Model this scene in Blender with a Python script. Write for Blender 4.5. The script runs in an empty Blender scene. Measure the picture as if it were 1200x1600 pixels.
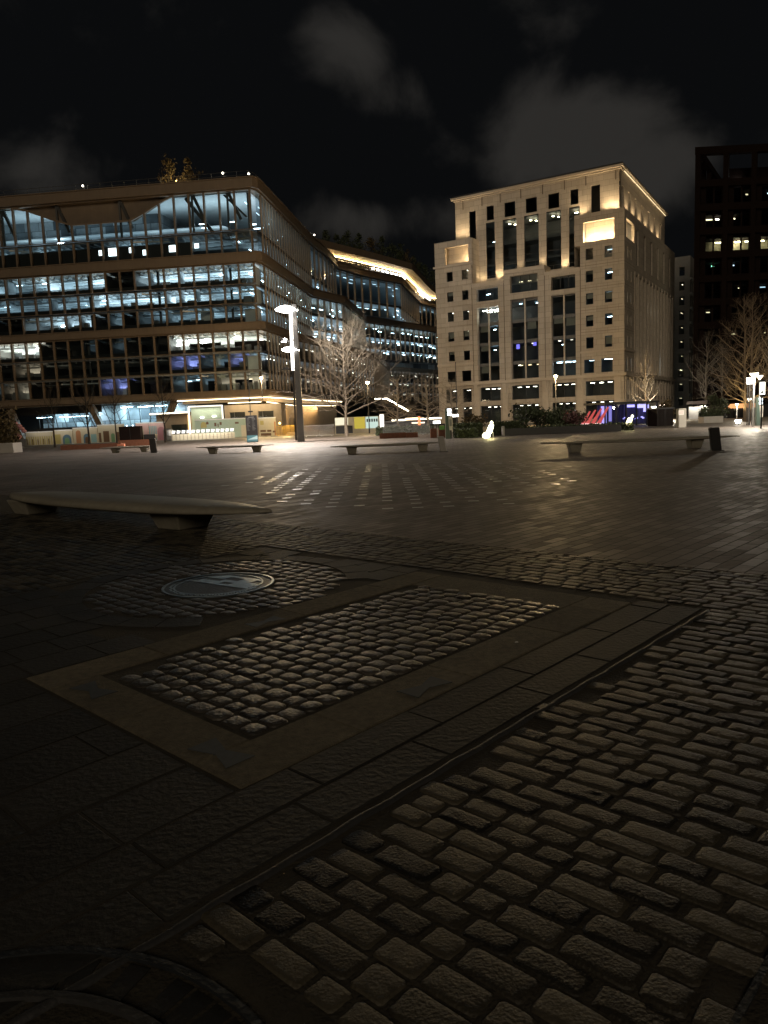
import bpy, math, random
from mathutils import Vector, Matrix
from mathutils.geometry import tessellate_polygon
PI=math.pi
D=bpy.data; COL=bpy.context.scene.collection; SC=bpy.context.scene
rng=random.Random(7)

# ------------------------------------------------------------------ camera
FP=1155.; CH=1.6; PT=math.atan(145/1155); RL=math.atan(.04)
X0=Vector((1,0,0)); U0=Vector((0,math.sin(PT),math.cos(PT))); FW=Vector((0,math.cos(PT),-math.sin(PT)))
CR=math.cos(RL)*X0-math.sin(RL)*U0; CU=math.sin(RL)*X0+math.cos(RL)*U0
CAM=Vector((0,0,CH))
def ray(x,y): return FW*FP+CR*(x-600)+CU*(800-y)
def pz(x,y,z=0.): d=ray(x,y); return CAM+d*((z-CH)/d.z)
def py(x,y,Y): d=ray(x,y); return CAM+d*(Y/d.y)
def atx(x,Y,y=None):                      # ground point that the pixel column x meets at depth Y
    p=py(x,655-.04*(x-600) if y is None else y,Y); return Vector((p.x,Y,0))
def prj(p):
    v=Vector(p)-CAM; k=v.dot(FW)
    if k<=.05: return None
    return 600+FP/k*v.dot(CR),800-FP/k*v.dot(CU)
cam=D.cameras.new('camera'); co=D.objects.new('camera',cam); COL.objects.link(co)
m=Matrix((CR,CU,-FW)).transposed().to_4x4(); m.translation=CAM; co.matrix_world=m
cam.sensor_fit='VERTICAL'; cam.sensor_height=36; cam.sensor_width=27; cam.lens=FP/1600*36; cam.clip_end=3000; cam.clip_start=.05
SC.camera=co

# ------------------------------------------------------------------ materials
def nm(n): return D.materials.new(n)
def mat(name,col,rough=.6,metal=0.,spec=.5,noise=0.,nscale=4.,bump=0.,bscale=30.,emit=None,es=0.,island=0.,streak=0.,noise2=None):
    m=nm(name); m.use_nodes=True; nt=m.node_tree; b=nt.nodes['Principled BSDF']; L=nt.links
    b.inputs['Base Color'].default_value=(*col,1); b.inputs['Roughness'].default_value=rough; b.inputs['Metallic'].default_value=metal
    b.inputs['Specular IOR Level'].default_value=spec
    tc=nt.nodes.new('ShaderNodeTexCoord')
    if noise or island or streak:
        src=None
        def mulv(fac_sock,lo,hi):
            nonlocal src
            mr=nt.nodes.new('ShaderNodeMapRange'); mr.inputs['To Min'].default_value=lo; mr.inputs['To Max'].default_value=hi
            L.new(fac_sock,mr.inputs['Value'])
            vm=nt.nodes.new('ShaderNodeVectorMath'); vm.operation='SCALE'
            if src is None: vm.inputs[0].default_value=col
            else: L.new(src,vm.inputs[0])
            L.new(mr.outputs[0],vm.inputs['Scale']); src=vm.outputs[0]
        if noise:
            n=nt.nodes.new('ShaderNodeTexNoise'); n.inputs['Scale'].default_value=nscale; n.inputs['Detail'].default_value=6
            L.new(tc.outputs['Object'],n.inputs['Vector']); mulv(n.outputs['Fac'],1-noise*1.6,1+noise*1.6)
        if streak:
            mp=nt.nodes.new('ShaderNodeMapping'); mp.inputs['Scale'].default_value=(2.2,2.2,.12); L.new(tc.outputs['Object'],mp.inputs['Vector'])
            n=nt.nodes.new('ShaderNodeTexNoise'); n.inputs['Scale'].default_value=1.5; n.inputs['Detail'].default_value=5
            L.new(mp.outputs[0],n.inputs['Vector']); mulv(n.outputs['Fac'],1-streak*1.6,1+streak*1.6)
        if noise2:
            n=nt.nodes.new('ShaderNodeTexNoise'); n.inputs['Scale'].default_value=noise2[0]; n.inputs['Detail'].default_value=8; n.inputs['Roughness'].default_value=.7
            L.new(tc.outputs['Object'],n.inputs['Vector']); mulv(n.outputs['Fac'],1-noise2[1]*1.8,1+noise2[1]*1.8)
        if island:
            g=nt.nodes.new('ShaderNodeNewGeometry'); mulv(g.outputs['Random Per Island'],1-island,1+island)
        L.new(src,b.inputs['Base Color'])
    if bump:
        n=nt.nodes.new('ShaderNodeTexNoise'); n.inputs['Scale'].default_value=bscale; n.inputs['Detail'].default_value=5
        L.new(tc.outputs['Object'],n.inputs['Vector'])
        bp=nt.nodes.new('ShaderNodeBump'); bp.inputs['Strength'].default_value=bump; bp.inputs['Distance'].default_value=.02
        L.new(n.outputs['Fac'],bp.inputs['Height']); L.new(bp.outputs[0],b.inputs['Normal'])
    if emit:
        b.inputs['Emission Color'].default_value=(*emit,1); b.inputs['Emission Strength'].default_value=es
    return m
def glow(name,col,s):
    m=nm(name); m.use_nodes=True; nt=m.node_tree; nt.nodes.clear()
    e=nt.nodes.new('ShaderNodeEmission'); e.inputs[0].default_value=(*col,1); e.inputs[1].default_value=s
    o=nt.nodes.new('ShaderNodeOutputMaterial'); nt.links.new(e.outputs[0],o.inputs[0]); return m
def glass(name,tint=(.85,.92,.92),refl=1.,rough=.01):
    m=nm(name); m.use_nodes=True; nt=m.node_tree; nt.nodes.clear(); L=nt.links
    t=nt.nodes.new('ShaderNodeBsdfTransparent'); t.inputs[0].default_value=(*tint,1)
    g=nt.nodes.new('ShaderNodeBsdfGlossy'); g.inputs['Roughness'].default_value=rough
    f=nt.nodes.new('ShaderNodeFresnel'); f.inputs[0].default_value=1.45
    mu=nt.nodes.new('ShaderNodeMath'); mu.operation='MULTIPLY'; mu.inputs[1].default_value=refl
    L.new(f.outputs[0],mu.inputs[0])
    x=nt.nodes.new('ShaderNodeMixShader'); L.new(mu.outputs[0],x.inputs[0]); L.new(t.outputs[0],x.inputs[1]); L.new(g.outputs[0],x.inputs[2])
    o=nt.nodes.new('ShaderNodeOutputMaterial'); L.new(x.outputs[0],o.inputs[0]); return m
def brickmat(name,c1,c2,mortar,bw,bh,rot,rough=(.35,.65),bump=.4,msize=.02,dist=.006,offs=.5,spec=.5,wet=.0):
    m=nm(name); m.use_nodes=True; nt=m.node_tree; b=nt.nodes['Principled BSDF']; L=nt.links
    tc=nt.nodes.new('ShaderNodeTexCoord'); mp=nt.nodes.new('ShaderNodeMapping'); mp.inputs['Rotation'].default_value=rot
    L.new(tc.outputs['Object'],mp.inputs[0])
    br=nt.nodes.new('ShaderNodeTexBrick'); br.offset=offs
    for k,v in (('Color1',(*c1,1)),('Color2',(*c2,1)),('Mortar',(*mortar,1))): br.inputs[k].default_value=v
    br.inputs['Scale'].default_value=1; br.inputs['Brick Width'].default_value=bw; br.inputs['Row Height'].default_value=bh
    br.inputs['Mortar Size'].default_value=msize; br.inputs['Mortar Smooth'].default_value=.3
    L.new(mp.outputs[0],br.inputs['Vector'])
    n=nt.nodes.new('ShaderNodeTexNoise'); n.inputs['Scale'].default_value=.35; n.inputs['Detail'].default_value=8; n.inputs['Roughness'].default_value=.65
    L.new(tc.outputs['Object'],n.inputs['Vector'])
    mr=nt.nodes.new('ShaderNodeMapRange'); mr.inputs['From Min'].default_value=.3; mr.inputs['From Max'].default_value=.7
    mr.inputs['To Min'].default_value=.6; mr.inputs['To Max'].default_value=1.4; L.new(n.outputs['Fac'],mr.inputs[0])
    vm=nt.nodes.new('ShaderNodeVectorMath'); vm.operation='SCALE'; L.new(br.outputs['Color'],vm.inputs[0]); L.new(mr.outputs[0],vm.inputs['Scale'])
    L.new(vm.outputs[0],b.inputs['Base Color'])
    # roughness differs from slab to slab
    rr=nt.nodes.new('ShaderNodeMapRange'); 
    sx=nt.nodes.new('ShaderNodeSeparateColor'); L.new(br.outputs['Color'],sx.inputs[0])
    lo,hi=min(c1[0],c2[0]),max(c1[0],c2[0]); rr.inputs['From Min'].default_value=lo; rr.inputs['From Max'].default_value=hi+1e-5
    rr.inputs['To Min'].default_value=rough[1]; rr.inputs['To Max'].default_value=rough[0]; L.new(sx.outputs[0],rr.inputs[0])
    L.new(rr.outputs[0],b.inputs['Roughness']); b.inputs['Specular IOR Level'].default_value=spec
    n2=nt.nodes.new('ShaderNodeTexNoise'); n2.inputs['Scale'].default_value=9; n2.inputs['Detail'].default_value=6; L.new(tc.outputs['Object'],n2.inputs['Vector'])
    ad=nt.nodes.new('ShaderNodeMath'); ad.operation='MULTIPLY_ADD'; ad.inputs[1].default_value=-1.; L.new(br.outputs['Fac'],ad.inputs[0]); L.new(n2.outputs['Fac'],ad.inputs[2])
    bp=nt.nodes.new('ShaderNodeBump'); bp.inputs['Strength'].default_value=bump; bp.inputs['Distance'].default_value=dist
    L.new(ad.outputs[0],bp.inputs['Height']); L.new(bp.outputs[0],b.inputs['Normal']); return m

# ------------------------------------------------------------------ mesh builder and object helpers
class MB:
    def __init__(s): s.v=[]; s.f=[]
    def add(s,vs,fs):
        o=len(s.v); s.v+= [tuple(q) for q in vs]; s.f+= [tuple(i+o for i in q) for q in fs]; return s
    def quad(s,a,b,c,d): return s.add([a,b,c,d],[(0,1,2,3)])
    def box(s,x0,y0,z0,x1,y1,z1):
        return s.add([(x0,y0,z0),(x1,y0,z0),(x1,y1,z0),(x0,y1,z0),(x0,y0,z1),(x1,y0,z1),(x1,y1,z1),(x0,y1,z1)],
                     [(3,2,1,0),(4,5,6,7),(0,1,5,4),(1,2,6,5),(2,3,7,6),(3,0,4,7)])
    def obox(s,p,a,b,z0,z1):               # base corner p (2D), edge vectors a and b (2D)
        p=Vector(p[:2]); a=Vector(a[:2]); b=Vector(b[:2]); q=[p,p+a,p+a+b,p+b]
        if a.x*b.y-a.y*b.x<0: q=q[::-1]
        return s.prism([(t.x,t.y) for t in q],z0,z1)
    def prism(s,poly,z0,z1,cap=True):
        n=len(poly); A=sum(poly[i][0]*poly[(i+1)%n][1]-poly[(i+1)%n][0]*poly[i][1] for i in range(n))
        if A<0: poly=poly[::-1]
        vs=[(x,y,z0) for x,y in poly]+[(x,y,z1) for x,y in poly]
        fs=[(i,(i+1)%n,n+(i+1)%n,n+i) for i in range(n)]
        if cap:
            if n<=4: fs+=[tuple(range(n-1,-1,-1)),tuple(range(n,2*n))]
            else:
                for t in tessellate_polygon([[Vector((x,y,0)) for x,y in poly]]):
                    a,b,c=t; pa,pb,pc=poly[a],poly[b],poly[c]
                    if (pb[0]-pa[0])*(pc[1]-pa[1])-(pb[1]-pa[1])*(pc[0]-pa[0])<0: b,c=c,b
                    fs+=[(c,b,a),(n+a,n+b,n+c)]
        return s.add(vs,fs)
    def beam(s,p,q,w,h=None):              # square bar between two points
        p=Vector(p); q=Vector(q); h=h or w; d=(q-p).normalized()
        r=Vector((0,0,1)) if abs(d.z)<.95 else Vector((0,1,0))
        x=d.cross(r).normalized()*w/2; y=x.normalized().cross(d)*h/2
        vs=[p-x-y,p+x-y,p+x+y,p-x+y,q-x-y,q+x-y,q+x+y,q-x+y]
        return s.add(vs,[(3,2,1,0),(4,5,6,7),(0,1,5,4),(1,2,6,5),(2,3,7,6),(3,0,4,7)])
    def tube(s,pts,rad,n=6,cap=True):
        pts=[Vector(p) for p in pts]; k=len(pts)
        if not hasattr(rad,'__len__'): rad=[rad]*k
        o=len(s.v)
        for i,p in enumerate(pts):
            d=(pts[min(i+1,k-1)]-pts[max(i-1,0)]); d=d.normalized() if d.length>1e-9 else Vector((0,0,1))
            r=Vector((0,0,1)) if abs(d.z)<.9 else Vector((1,0,0))
            x=d.cross(r).normalized(); y=x.cross(d)
            for j in range(n):
                a=2*PI*j/n; s.v.append(tuple(p+(x*math.cos(a)+y*math.sin(a))*rad[i]))
        for i in range(k-1):
            for j in range(n):
                a=o+i*n+j; b=o+i*n+(j+1)%n; s.f.append((a,a+n,b+n,b))
        if cap and n>2: s.f.append(tuple(o+j for j in range(n))); s.f.append(tuple(o+(k-1)*n+j for j in range(n-1,-1,-1)))
        return s
    def lathe(s,prof,n=16,c=(0,0,0)):      # profile of (r,z)
        o=len(s.v)
        for r,z in prof:
            for j in range(n):
                a=2*PI*j/n; s.v.append((c[0]+r*math.cos(a),c[1]+r*math.sin(a),c[2]+z))
        for i in range(len(prof)-1):
            for j in range(n):
                a=o+i*n+j; b=o+i*n+(j+1)%n; s.f.append((a,b,b+n,a+n))
        s.f.append(tuple(o+j for j in range(n-1,-1,-1))); s.f.append(tuple(o+(len(prof)-1)*n+j for j in range(n)))
        return s
    def build(s,name,m,parent=None,smooth=False,world=False,loc=None,bevel=0.):
        me=D.meshes.new(name); off=Vector((0,0,0))
        if world and parent is not None: off=wloc(parent)
        if loc is not None and world: off=Vector(loc)
        vs=[(a-off.x,b-off.y,c-off.z) for a,b,c in s.v] if off.length else s.v
        me.from_pydata(vs,[],s.f); me.update()
        if smooth: me.polygons.foreach_set('use_smooth',[True]*len(me.polygons))
        if m: me.materials.append(m)
        o=D.objects.new(name,me); COL.objects.link(o)
        if parent is not None: o.parent=parent
        if loc is not None: o.location=loc
        if bevel:
            b=o.modifiers.new('bevel','BEVEL'); b.width=bevel; b.segments=2; b.limit_method='ANGLE'
        return o
def wloc(o):
    v=Vector(o.location)
    while o.parent is not None: o=o.parent; v=v+Vector(o.location)
    return v
def tag(o,label=None,cat=None,group=None,kind=None):
    if label: o['label']=label
    if cat: o['category']=cat
    if group: o['group']=group
    if kind: o['kind']=kind
    return o
def thing(name,label,cat,loc=(0,0,0),rz=0.,group=None):
    o=D.objects.new(name,None); COL.objects.link(o); o.location=loc; o.rotation_euler=(0,0,rz); o.empty_display_size=.2
    return tag(o,label,cat,group)
def struct(o): o['kind']='structure'; return o
def limited(name,items,m,parent,world=True,n=100,sub=None):
    """items: list of (MB, [sub MB, material, name]); the first n become parts, the rest one part of kind stuff"""
    for mb,sb in items[:n]:
        o=mb.build(name,m,parent,world=world)
        if sb: sb[0].build(sb[2],sb[1],o,world=world)
    if len(items)>n:
        R=MB(); S=MB()
        for mb,sb in items[n:]:
            R.add(mb.v,mb.f)
            if sb: S.add(sb[0].v,sb[0].f)
        o=R.build(name,m,parent,world=world); o['kind']='stuff'
        if S.v: q=S.build(items[0][1][2],items[0][1][1],o,world=world); q['kind']='stuff'
def dup(root,loc,rz=None,label=None,group=None):
    r=root.copy(); COL.objects.link(r); r.location=loc
    if rz is not None: r.rotation_euler=(0,0,rz)
    if label: r['label']=label
    if group: r['group']=group
    for ch in list(root.children):
        c=ch.copy(); COL.objects.link(c); c.parent=r
        for g in list(ch.children):
            d=g.copy(); COL.objects.link(d); d.parent=c
    return r
def light(kind,loc,power,col=(1,1,1),parent=None,rot=None,size=.2,spot=None,blend=.5,target=None,shape=None):
    l=D.lights.new('lamp_light',kind); l.energy=power; l.color=col
    if kind in('POINT','SPOT'): l.shadow_soft_size=size
    if kind=='AREA':
        l.size=size
        if shape: l.shape='RECTANGLE'; l.size_y=shape
    if kind=='SPOT': l.spot_size=spot; l.spot_blend=blend
    o=D.objects.new('lamp_light',l); COL.objects.link(o)
    o.location=Vector(loc)-(wloc(parent) if parent is not None else Vector((0,0,0)))
    if target is not None: o.rotation_euler=(Vector(target)-Vector(loc)).to_track_quat('-Z','Y').to_euler()
    elif rot: o.rotation_euler=rot
    if parent is not None: o.parent=parent
    return o

# shared materials
M={}
M['bronze']=mat('bronze_cladding',(.16,.118,.082),.55,noise=.12,nscale=.8,streak=.1)
M['fin']=mat('timber_fin',(.33,.265,.2),.6,noise=.15,nscale=1.5)
M['black']=mat('black_metal',(.012,.012,.013),.45,noise=.1)
M['dark']=mat('dark_grey_metal',(.035,.035,.037),.5,noise=.1)
M['grey']=mat('grey_metal',(.16,.16,.16),.45,metal=.3,noise=.1)
M['steel']=mat('galvanised_steel',(.4,.4,.4),.4,metal=.7,noise=.1)
M['white']=mat('white_paint',(.75,.74,.72),.5,noise=.05)
M['ceil']=mat('ceiling_paint',(.5,.53,.55),.7,noise=.1,nscale=.7)
M['slab']=mat('floor_plate',(.34,.35,.36),.7,noise=.25,nscale=.5)
M['spandrel']=mat('dark_spandrel',(.012,.012,.013),.4)
M['pane']=glass('window_glass',(.8,.88,.88),1.)
M['pane_dark']=glass('tinted_glass',(.62,.68,.7),1.)
M['roomwall']=brickmat('office_panels',(.42,.45,.47),(.05,.06,.07),(.03,.03,.03),2.6,3.2,(PI/2,0,0),(.6,.7),.1,.04,.01)
M['stone']=mat('portland_stone',(.5,.435,.36),.75,noise=.06,nscale=.6,streak=.09,bump=.15,bscale=12)
def coursed(m,w,h,dark):                                # fine joints of ashlar blocks
    nt=m.node_tree; L=nt.links; b=nt.nodes['Principled BSDF']; tc=nt.nodes.new('ShaderNodeTexCoord'); sp=nt.nodes.new('ShaderNodeSeparateXYZ'); L.new(tc.outputs['Object'],sp.inputs[0])
    ad=nt.nodes.new('ShaderNodeMath'); L.new(sp.outputs[0],ad.inputs[0]); L.new(sp.outputs[1],ad.inputs[1]); cb=nt.nodes.new('ShaderNodeCombineXYZ'); L.new(ad.outputs[0],cb.inputs[0]); L.new(sp.outputs[2],cb.inputs[1])
    br=nt.nodes.new('ShaderNodeTexBrick'); L.new(cb.outputs[0],br.inputs['Vector']); br.inputs['Scale'].default_value=1; br.inputs['Brick Width'].default_value=w; br.inputs['Row Height'].default_value=h; br.inputs['Mortar Size'].default_value=.022
    br.inputs['Color1'].default_value=(1,1,1,1); br.inputs['Color2'].default_value=(.84,.83,.82,1); br.inputs['Mortar'].default_value=(dark,dark,dark,1)
    mx=nt.nodes.new('ShaderNodeVectorMath'); mx.operation='MULTIPLY'; L.new(b.inputs['Base Color'].links[0].from_socket,mx.inputs[0]); L.new(br.outputs['Color'],mx.inputs[1]); L.new(mx.outputs[0],b.inputs['Base Color'])
coursed(M['stone'],1.68,.838,.55)
M['stone2']=mat('stone_trim',(.52,.45,.37),.7,noise=.07,nscale=2.)
M['joint']=mat('stone_joint',(.16,.13,.1),.9)
M['rust']=mat('weathered_steel',(.010,.0055,.0042),.9,spec=.12,noise=.3,nscale=2)
M['corten']=mat('rusted_steel_plate',(.16,.06,.03),.7,noise=.3,nscale=5)
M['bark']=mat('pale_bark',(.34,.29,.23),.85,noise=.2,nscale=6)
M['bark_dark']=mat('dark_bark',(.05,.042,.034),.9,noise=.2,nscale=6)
M['leaf']=mat('evergreen_leaf',(.05,.065,.03),.7,island=.5)
M['leaf_brown']=mat('autumn_leaf',(.09,.065,.025),.7,island=.5)
M['leaf_red']=mat('red_leaf',(.10,.045,.045),.7,island=.5)
M['granite']=mat('bench_granite',(.26,.24,.195),.5,noise=.16,nscale=9,noise2=(.9,.25),bump=.1,bscale=60)
M['concrete']=mat('planter_concrete',(.4,.38,.35),.75,noise=.1,nscale=2)
COOL=(.6,.85,1.); WARM=(1.,.72,.38); WW=(1.,.9,.72)
G={}
def gl(c,s):
    k=(c,s)
    if k not in G: G[k]=glow('lit_lamp',c,s)
    return G[k]

# ------------------------------------------------------------------ ground
# the square is laid out on two axes: e along the old rail, n square to it
EX,EY=.683,.730
def en(s,t): return (EX*s-EY*t, EY*s+EX*t)
def se(x,y): return (EX*x+EY*y, -EY*x+EX*y)
M['ground']=mat('ground_soil',(.03,.027,.022),.9,noise=.2)
M['paving']=brickmat('granite_paving',(.137,.113,.097),(.108,.09,.078),(.03,.026,.022),.42,.16,(0,0,-math.atan2(EY,EX)),(.54,.72),.7,.009,.008)
M['far_paving']=brickmat('yard_paving',(.16,.14,.11),(.11,.095,.075),(.04,.035,.03),.6,.4,(0,0,.1),(.5,.7),.3,.012,.005)
M['mortar']=mat('sett_mortar',(.042,.036,.026),.9,noise=.3,nscale=8,bump=.5,bscale=60)
M['sett']=mat('granite_sett',(.043,.037,.026),.55,noise=.22,nscale=26,bump=.35,bscale=90,island=.85,noise2=(2.2,.3))
M['cobble']=mat('worn_cobble',(.05,.044,.037),.42,noise=.2,nscale=22,bump=.45,bscale=55,island=.5,noise2=(2.,.3))
M['flag']=mat('slate_flagstone',(.022,.021,.019),.66,noise=.2,nscale=9,bump=.35,bscale=30,island=.35,noise2=(1.7,.4))
M['border']=mat('granite_border',(.115,.099,.07),.85,noise=.4,nscale=22,bump=.6,bscale=90,island=.2,noise2=(2.6,.4))
M['iron']=mat('worn_iron',(.06,.06,.063),.6,metal=.4,noise=.2,nscale=20,bump=.3,bscale=40)
M['cramp']=mat('dull_iron_plate',(.06,.07,.08),.65,noise=.25,nscale=25)
M['iron_dark']=mat('dark_iron',(.03,.034,.04),.5,metal=.3,noise=.3,nscale=14,bump=.3,bscale=40)

struct(MB().quad((-900,-120,-.09),(900,-120,-.09),(900,1500,-.09),(-900,1500,-.09)).build('ground',M['ground']))
SJ=7.42                                                # where the smooth paving meets the setts
q=[en(SJ,-60),en(SJ,90),en(190,90),en(190,-60)]
struct(MB().prism([(a,b) for a,b in q],-.05,0).build('paving',M['paving']))
q=[en(SJ-.02,-30),en(SJ-.02,60),en(-8,60),en(-8,-30)]
struct(MB().prism([(a,b) for a,b in q],-.07,-.0055).build('sett_bed',M['mortar']))
struct(MB().prism([(-160,86),(-14,84),(8,66),(30,60),(45,52),(130,40),(160,330),(-160,330)],.003,.007).build('yard',M['far_paving']))

def seen(x,y,mg=70):
    if y<.9: return False
    p=prj((x,y,0)); return p is not None and -mg<p[0]<1200+mg and p[1]<1600+mg
def stone(mb,cx,cy,hx,hy,ang,zt,r,n=16,dome=.004,cut=.28,jit=.05):
    """one sett: rough rounded rectangle with a worn edge and a slightly crowned top"""
    ca,sa=math.cos(ang),math.sin(ang); o=len(mb.v); c=min(hx,hy)*cut*r.uniform(.7,1.4)
    k=max(1,(n-8)//4); out=[]
    for sx,sy,vx in ((1,1,0),(-1,1,1),(-1,-1,0),(1,-1,1)):
        P=(sx*hx,sy*(hy-c)); Q=(sx*(hx-c),sy*hy)
        if vx: P,Q=Q,P
        out+=[P,Q]
    full=[]
    for i in range(8):
        full.append(out[i])
        if i%2: 
            p,q=out[i],out[(i+1)%8]
            for j in range(k): t=(j+1)/(k+1); full.append((p[0]+(q[0]-p[0])*t,p[1]+(q[1]-p[1])*t))
    m_=min(hx,hy); full=[(x+r.gauss(0,jit)*m_*.7,y+r.gauss(0,jit)*m_*.7) for x,y in full]; n=len(full)
    tx,ty=r.gauss(0,.007),r.gauss(0,.007); e=.008/m_
    for sc,dz in ((1.,-.03),(1.-e*.25,-.009),(1.-e,-.0015),(.94-e,dome*.12),(.45,dome*.85)):
        for x,y in full:
            x,y=x*sc,y*sc
            mb.v.append((cx+x*ca-y*sa,cy+x*sa+y*ca,zt+dz+x*tx+y*ty+r.gauss(0,.0006)))
    mb.v.append((cx,cy,zt+dome))
    for i in range(4):
        for j in range(n):
            a=o+i*n+j; b=o+i*n+(j+1)%n; mb.f.append((a,b,b+n,a+n))
    for j in range(n): mb.f.append((o+4*n+j,o+4*n+(j+1)%n,o+5*n))
AE=math.atan2(EY,EX)                                   # heading of e
CC=(-1.71,7.38); CS,CT=se(*CC); RC=1.30                # cobbled circle round the cover
# --- setts right of the rail and along the far edge
mb=MB(); r=random.Random(3)
s=-1.2
while s<SJ-.05:
    w=r.uniform(.105,.135); t=-7.; 
    while t<16:
        l=r.choice((r.uniform(.13,.19),r.uniform(.19,.29),r.uniform(.19,.29))); tc=t+l/2; sc=s+w/2
        ok=(tc<1.97 or (sc>5.93) or tc>7.75) and sc+w/2<SJ
        x,y=en(sc,tc)
        if ok and seen(x,y) and (x+1.08)**2+(y-1.22)**2>1.02**2 and not(tc<.56 and 1.5<sc<2.45):
            far=y>7
            stone(mb,x,y,l/2-.003,w/2-.003,AE+PI/2+r.gauss(0,.012),r.uniform(-.001,.0028),r,8 if far else 16,.0012,.2,.035)
        t+=l
    s+=w
struct(mb.build('sett_paving',M['sett'],smooth=True))
# --- old wagon turntable: cobble panel in a granite border, cobbled circle
mb=MB()
s=2.17
while s<5.25:
    w=r.uniform(.115,.14); t=3.02+r.uniform(-.0,.0)
    while t<4.52:
        l=r.uniform(.13,.20); 
        if t+l>4.60: break
        x,y=en(s+w/2,t+l/2)
        stone(mb,x,y,l/2-.004,w/2-.002,AE+PI/2+r.gauss(0,.03),r.uniform(-.003,.006),r,16,.0045,.38,.045)
        t+=l
    s+=w
struct(mb.build('cobble_panel',M['cobble'],smooth=True))
mb=MB(); s=CS-RC
while s<CS+RC:
    w=r.uniform(.11,.14); t=CT-RC
    while t<CT+RC:
        l=r.uniform(.13,.21); a,b=s+w/2-CS,t+l/2-CT; rr=math.hypot(a,b)
        if .62<rr<RC-.04:
            x,y=en(s+w/2,t+l/2)
            stone(mb,x,y,l/2-.004,w/2-.004,AE+PI/2+r.gauss(0,.03),r.uniform(-.002,.005),r,12,.006,.42,.05)
        t+=l
    s+=w
struct(mb.build('cobble_circle',M['cobble'],smooth=True))
# --- granite border stones and flagstones
def slabrow(mb,s0,s1,t0,t1,lens,gap=.003,zt=0.,vary=.002,hole=None):
    s=s0
    while s<s1-.05:
        l=min(r.uniform(*lens),s1-s)
        if s1-(s+l)<.15: l=s1-s
        z=zt+r.uniform(-vary,vary); a,b,c,d=s+gap,s+l-gap,t0+gap,t1-gap
        x,y=en((a+b)/2,(c+d)/2)
        if seen(x,y,400) and not(hole and hole(a,b,c,d)):
            k=.007; P=[en(a,c),en(b,c),en(b,d),en(a,d)]; Q=[en(a+k,c+k),en(b-k,c+k),en(b-k,d-k),en(a+k,d-k)]
            vs=[(*p,-.04) for p in P]+[(*p,z-.006) for p in P]+[(*p,z) for p in Q]
            mb.add(vs,[(0,1,5,4),(1,2,6,5),(2,3,7,6),(3,0,4,7),(4,5,9,8),(5,6,10,9),(6,7,11,10),(7,4,8,11),(8,9,10,11)])
        s+=l
mb=MB()
slabrow(mb,1.80,5.78,2.62,3.0,(.7,1.3),zt=.004)
slabrow(mb,1.80,5.78,4.62,4.98,(.7,1.3),zt=.004)
slabrow(mb,1.80,2.14,3.0,3.8,(.5,.6),zt=.003); slabrow(mb,1.80,2.14,3.8,4.62,(.5,.6),zt=.003)
slabrow(mb,5.28,5.78,3.0,4.62,(.5,.6),zt=.002)
struct(mb.build('granite_border',M['border']))
mb=MB()
slabrow(mb,.2,5.9,2.09,2.345,(.7,1.1),zt=.001); slabrow(mb,.45,5.9,2.35,2.612,(.7,1.1),zt=.001)
circ=lambda a,b,c,d: min(abs(a-CS),abs(b-CS),abs((a+b)/2-CS))**2+min(abs(c-CT),abs(d-CT),abs((c+d)/2-CT))**2<(RC+.06)**2
t=4.99
while t<7.7: slabrow(mb,-1.5,5.9,t,min(t+.38,7.74),(.3,.55) ,zt=0.,hole=circ); t+=.385
t=2.62
while t<4.98: slabrow(mb,-2,1.78,t,t+.39,(.6,1.0),zt=-.001); t+=.395
for i in range(26):
    a0,a1=2*PI*i/26+.004,2*PI*(i+1)/26-.004; w=.25
    P=[(CC[0]+R_*math.cos(a),CC[1]+R_*math.sin(a)) for R_,a in ((RC-.005,a0),(RC+w,a0),(RC+w,(a0+a1)/2),(RC+w,a1),(RC-.005,a1),(RC-.005,(a0+a1)/2))]
    if all(4.99<se(*q)[1]<7.9 and se(*q)[0]<6 for q in P): mb.prism(P,-.04,.0025+r.uniform(-.001,.001))
struct(mb.build('flagstones',M['flag']))
# --- iron rail along the edge of the setts
mb=MB(); pts=[]
k=60
for i in range(k+1):
    s=.55+(5.88-.55)*i/k; pts.append((*en(s,2.035+.004*math.sin(i*1.7)),-.012+.003*math.sin(i*.9)))
mb.tube(pts,.021,8)
tag(mb.build('rail',M['iron'],smooth=True,world=True,loc=Vector((*en(3.2,2.03),0))),'long rounded iron rail set in the paving between flagstones and setts','rail')
# --- butterfly shaped iron plates let into the border
def butterfly(px,py_,ang,sx,label):
    p=pz(px,py_); s,t=se(p.x,p.y); a=.15*sx; b=.085; c=.03
    sh=[(-a,-b),(0,-c),(a,-b),(a,b),(0,c),(-a,b)]
    ca,sa=math.cos(ang),math.sin(ang)
    mb=MB().prism([(x*ca-y*sa,x*sa+y*ca) for x,y in sh],-.02,.0065)
    tag(mb.build('iron_cramp',M['cramp'],loc=(p.x,p.y,0)),label,'iron cramp','butterfly cramps in the granite border')
butterfly(345,1177,AE+PI/2,1.1,'butterfly shaped iron cramp at the nearest corner of the granite border')
butterfly(664,1074,AE,1.05,'butterfly shaped iron cramp midway along the granite border by the flagstones')
butterfly(146,1079,AE+PI/2,1.,'butterfly shaped iron cramp at the dark corner of the border facing the slabs')
butterfly(415,972,AE,1.,'pale butterfly shaped cramp in the border strip next to the cobbled circle')
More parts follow.
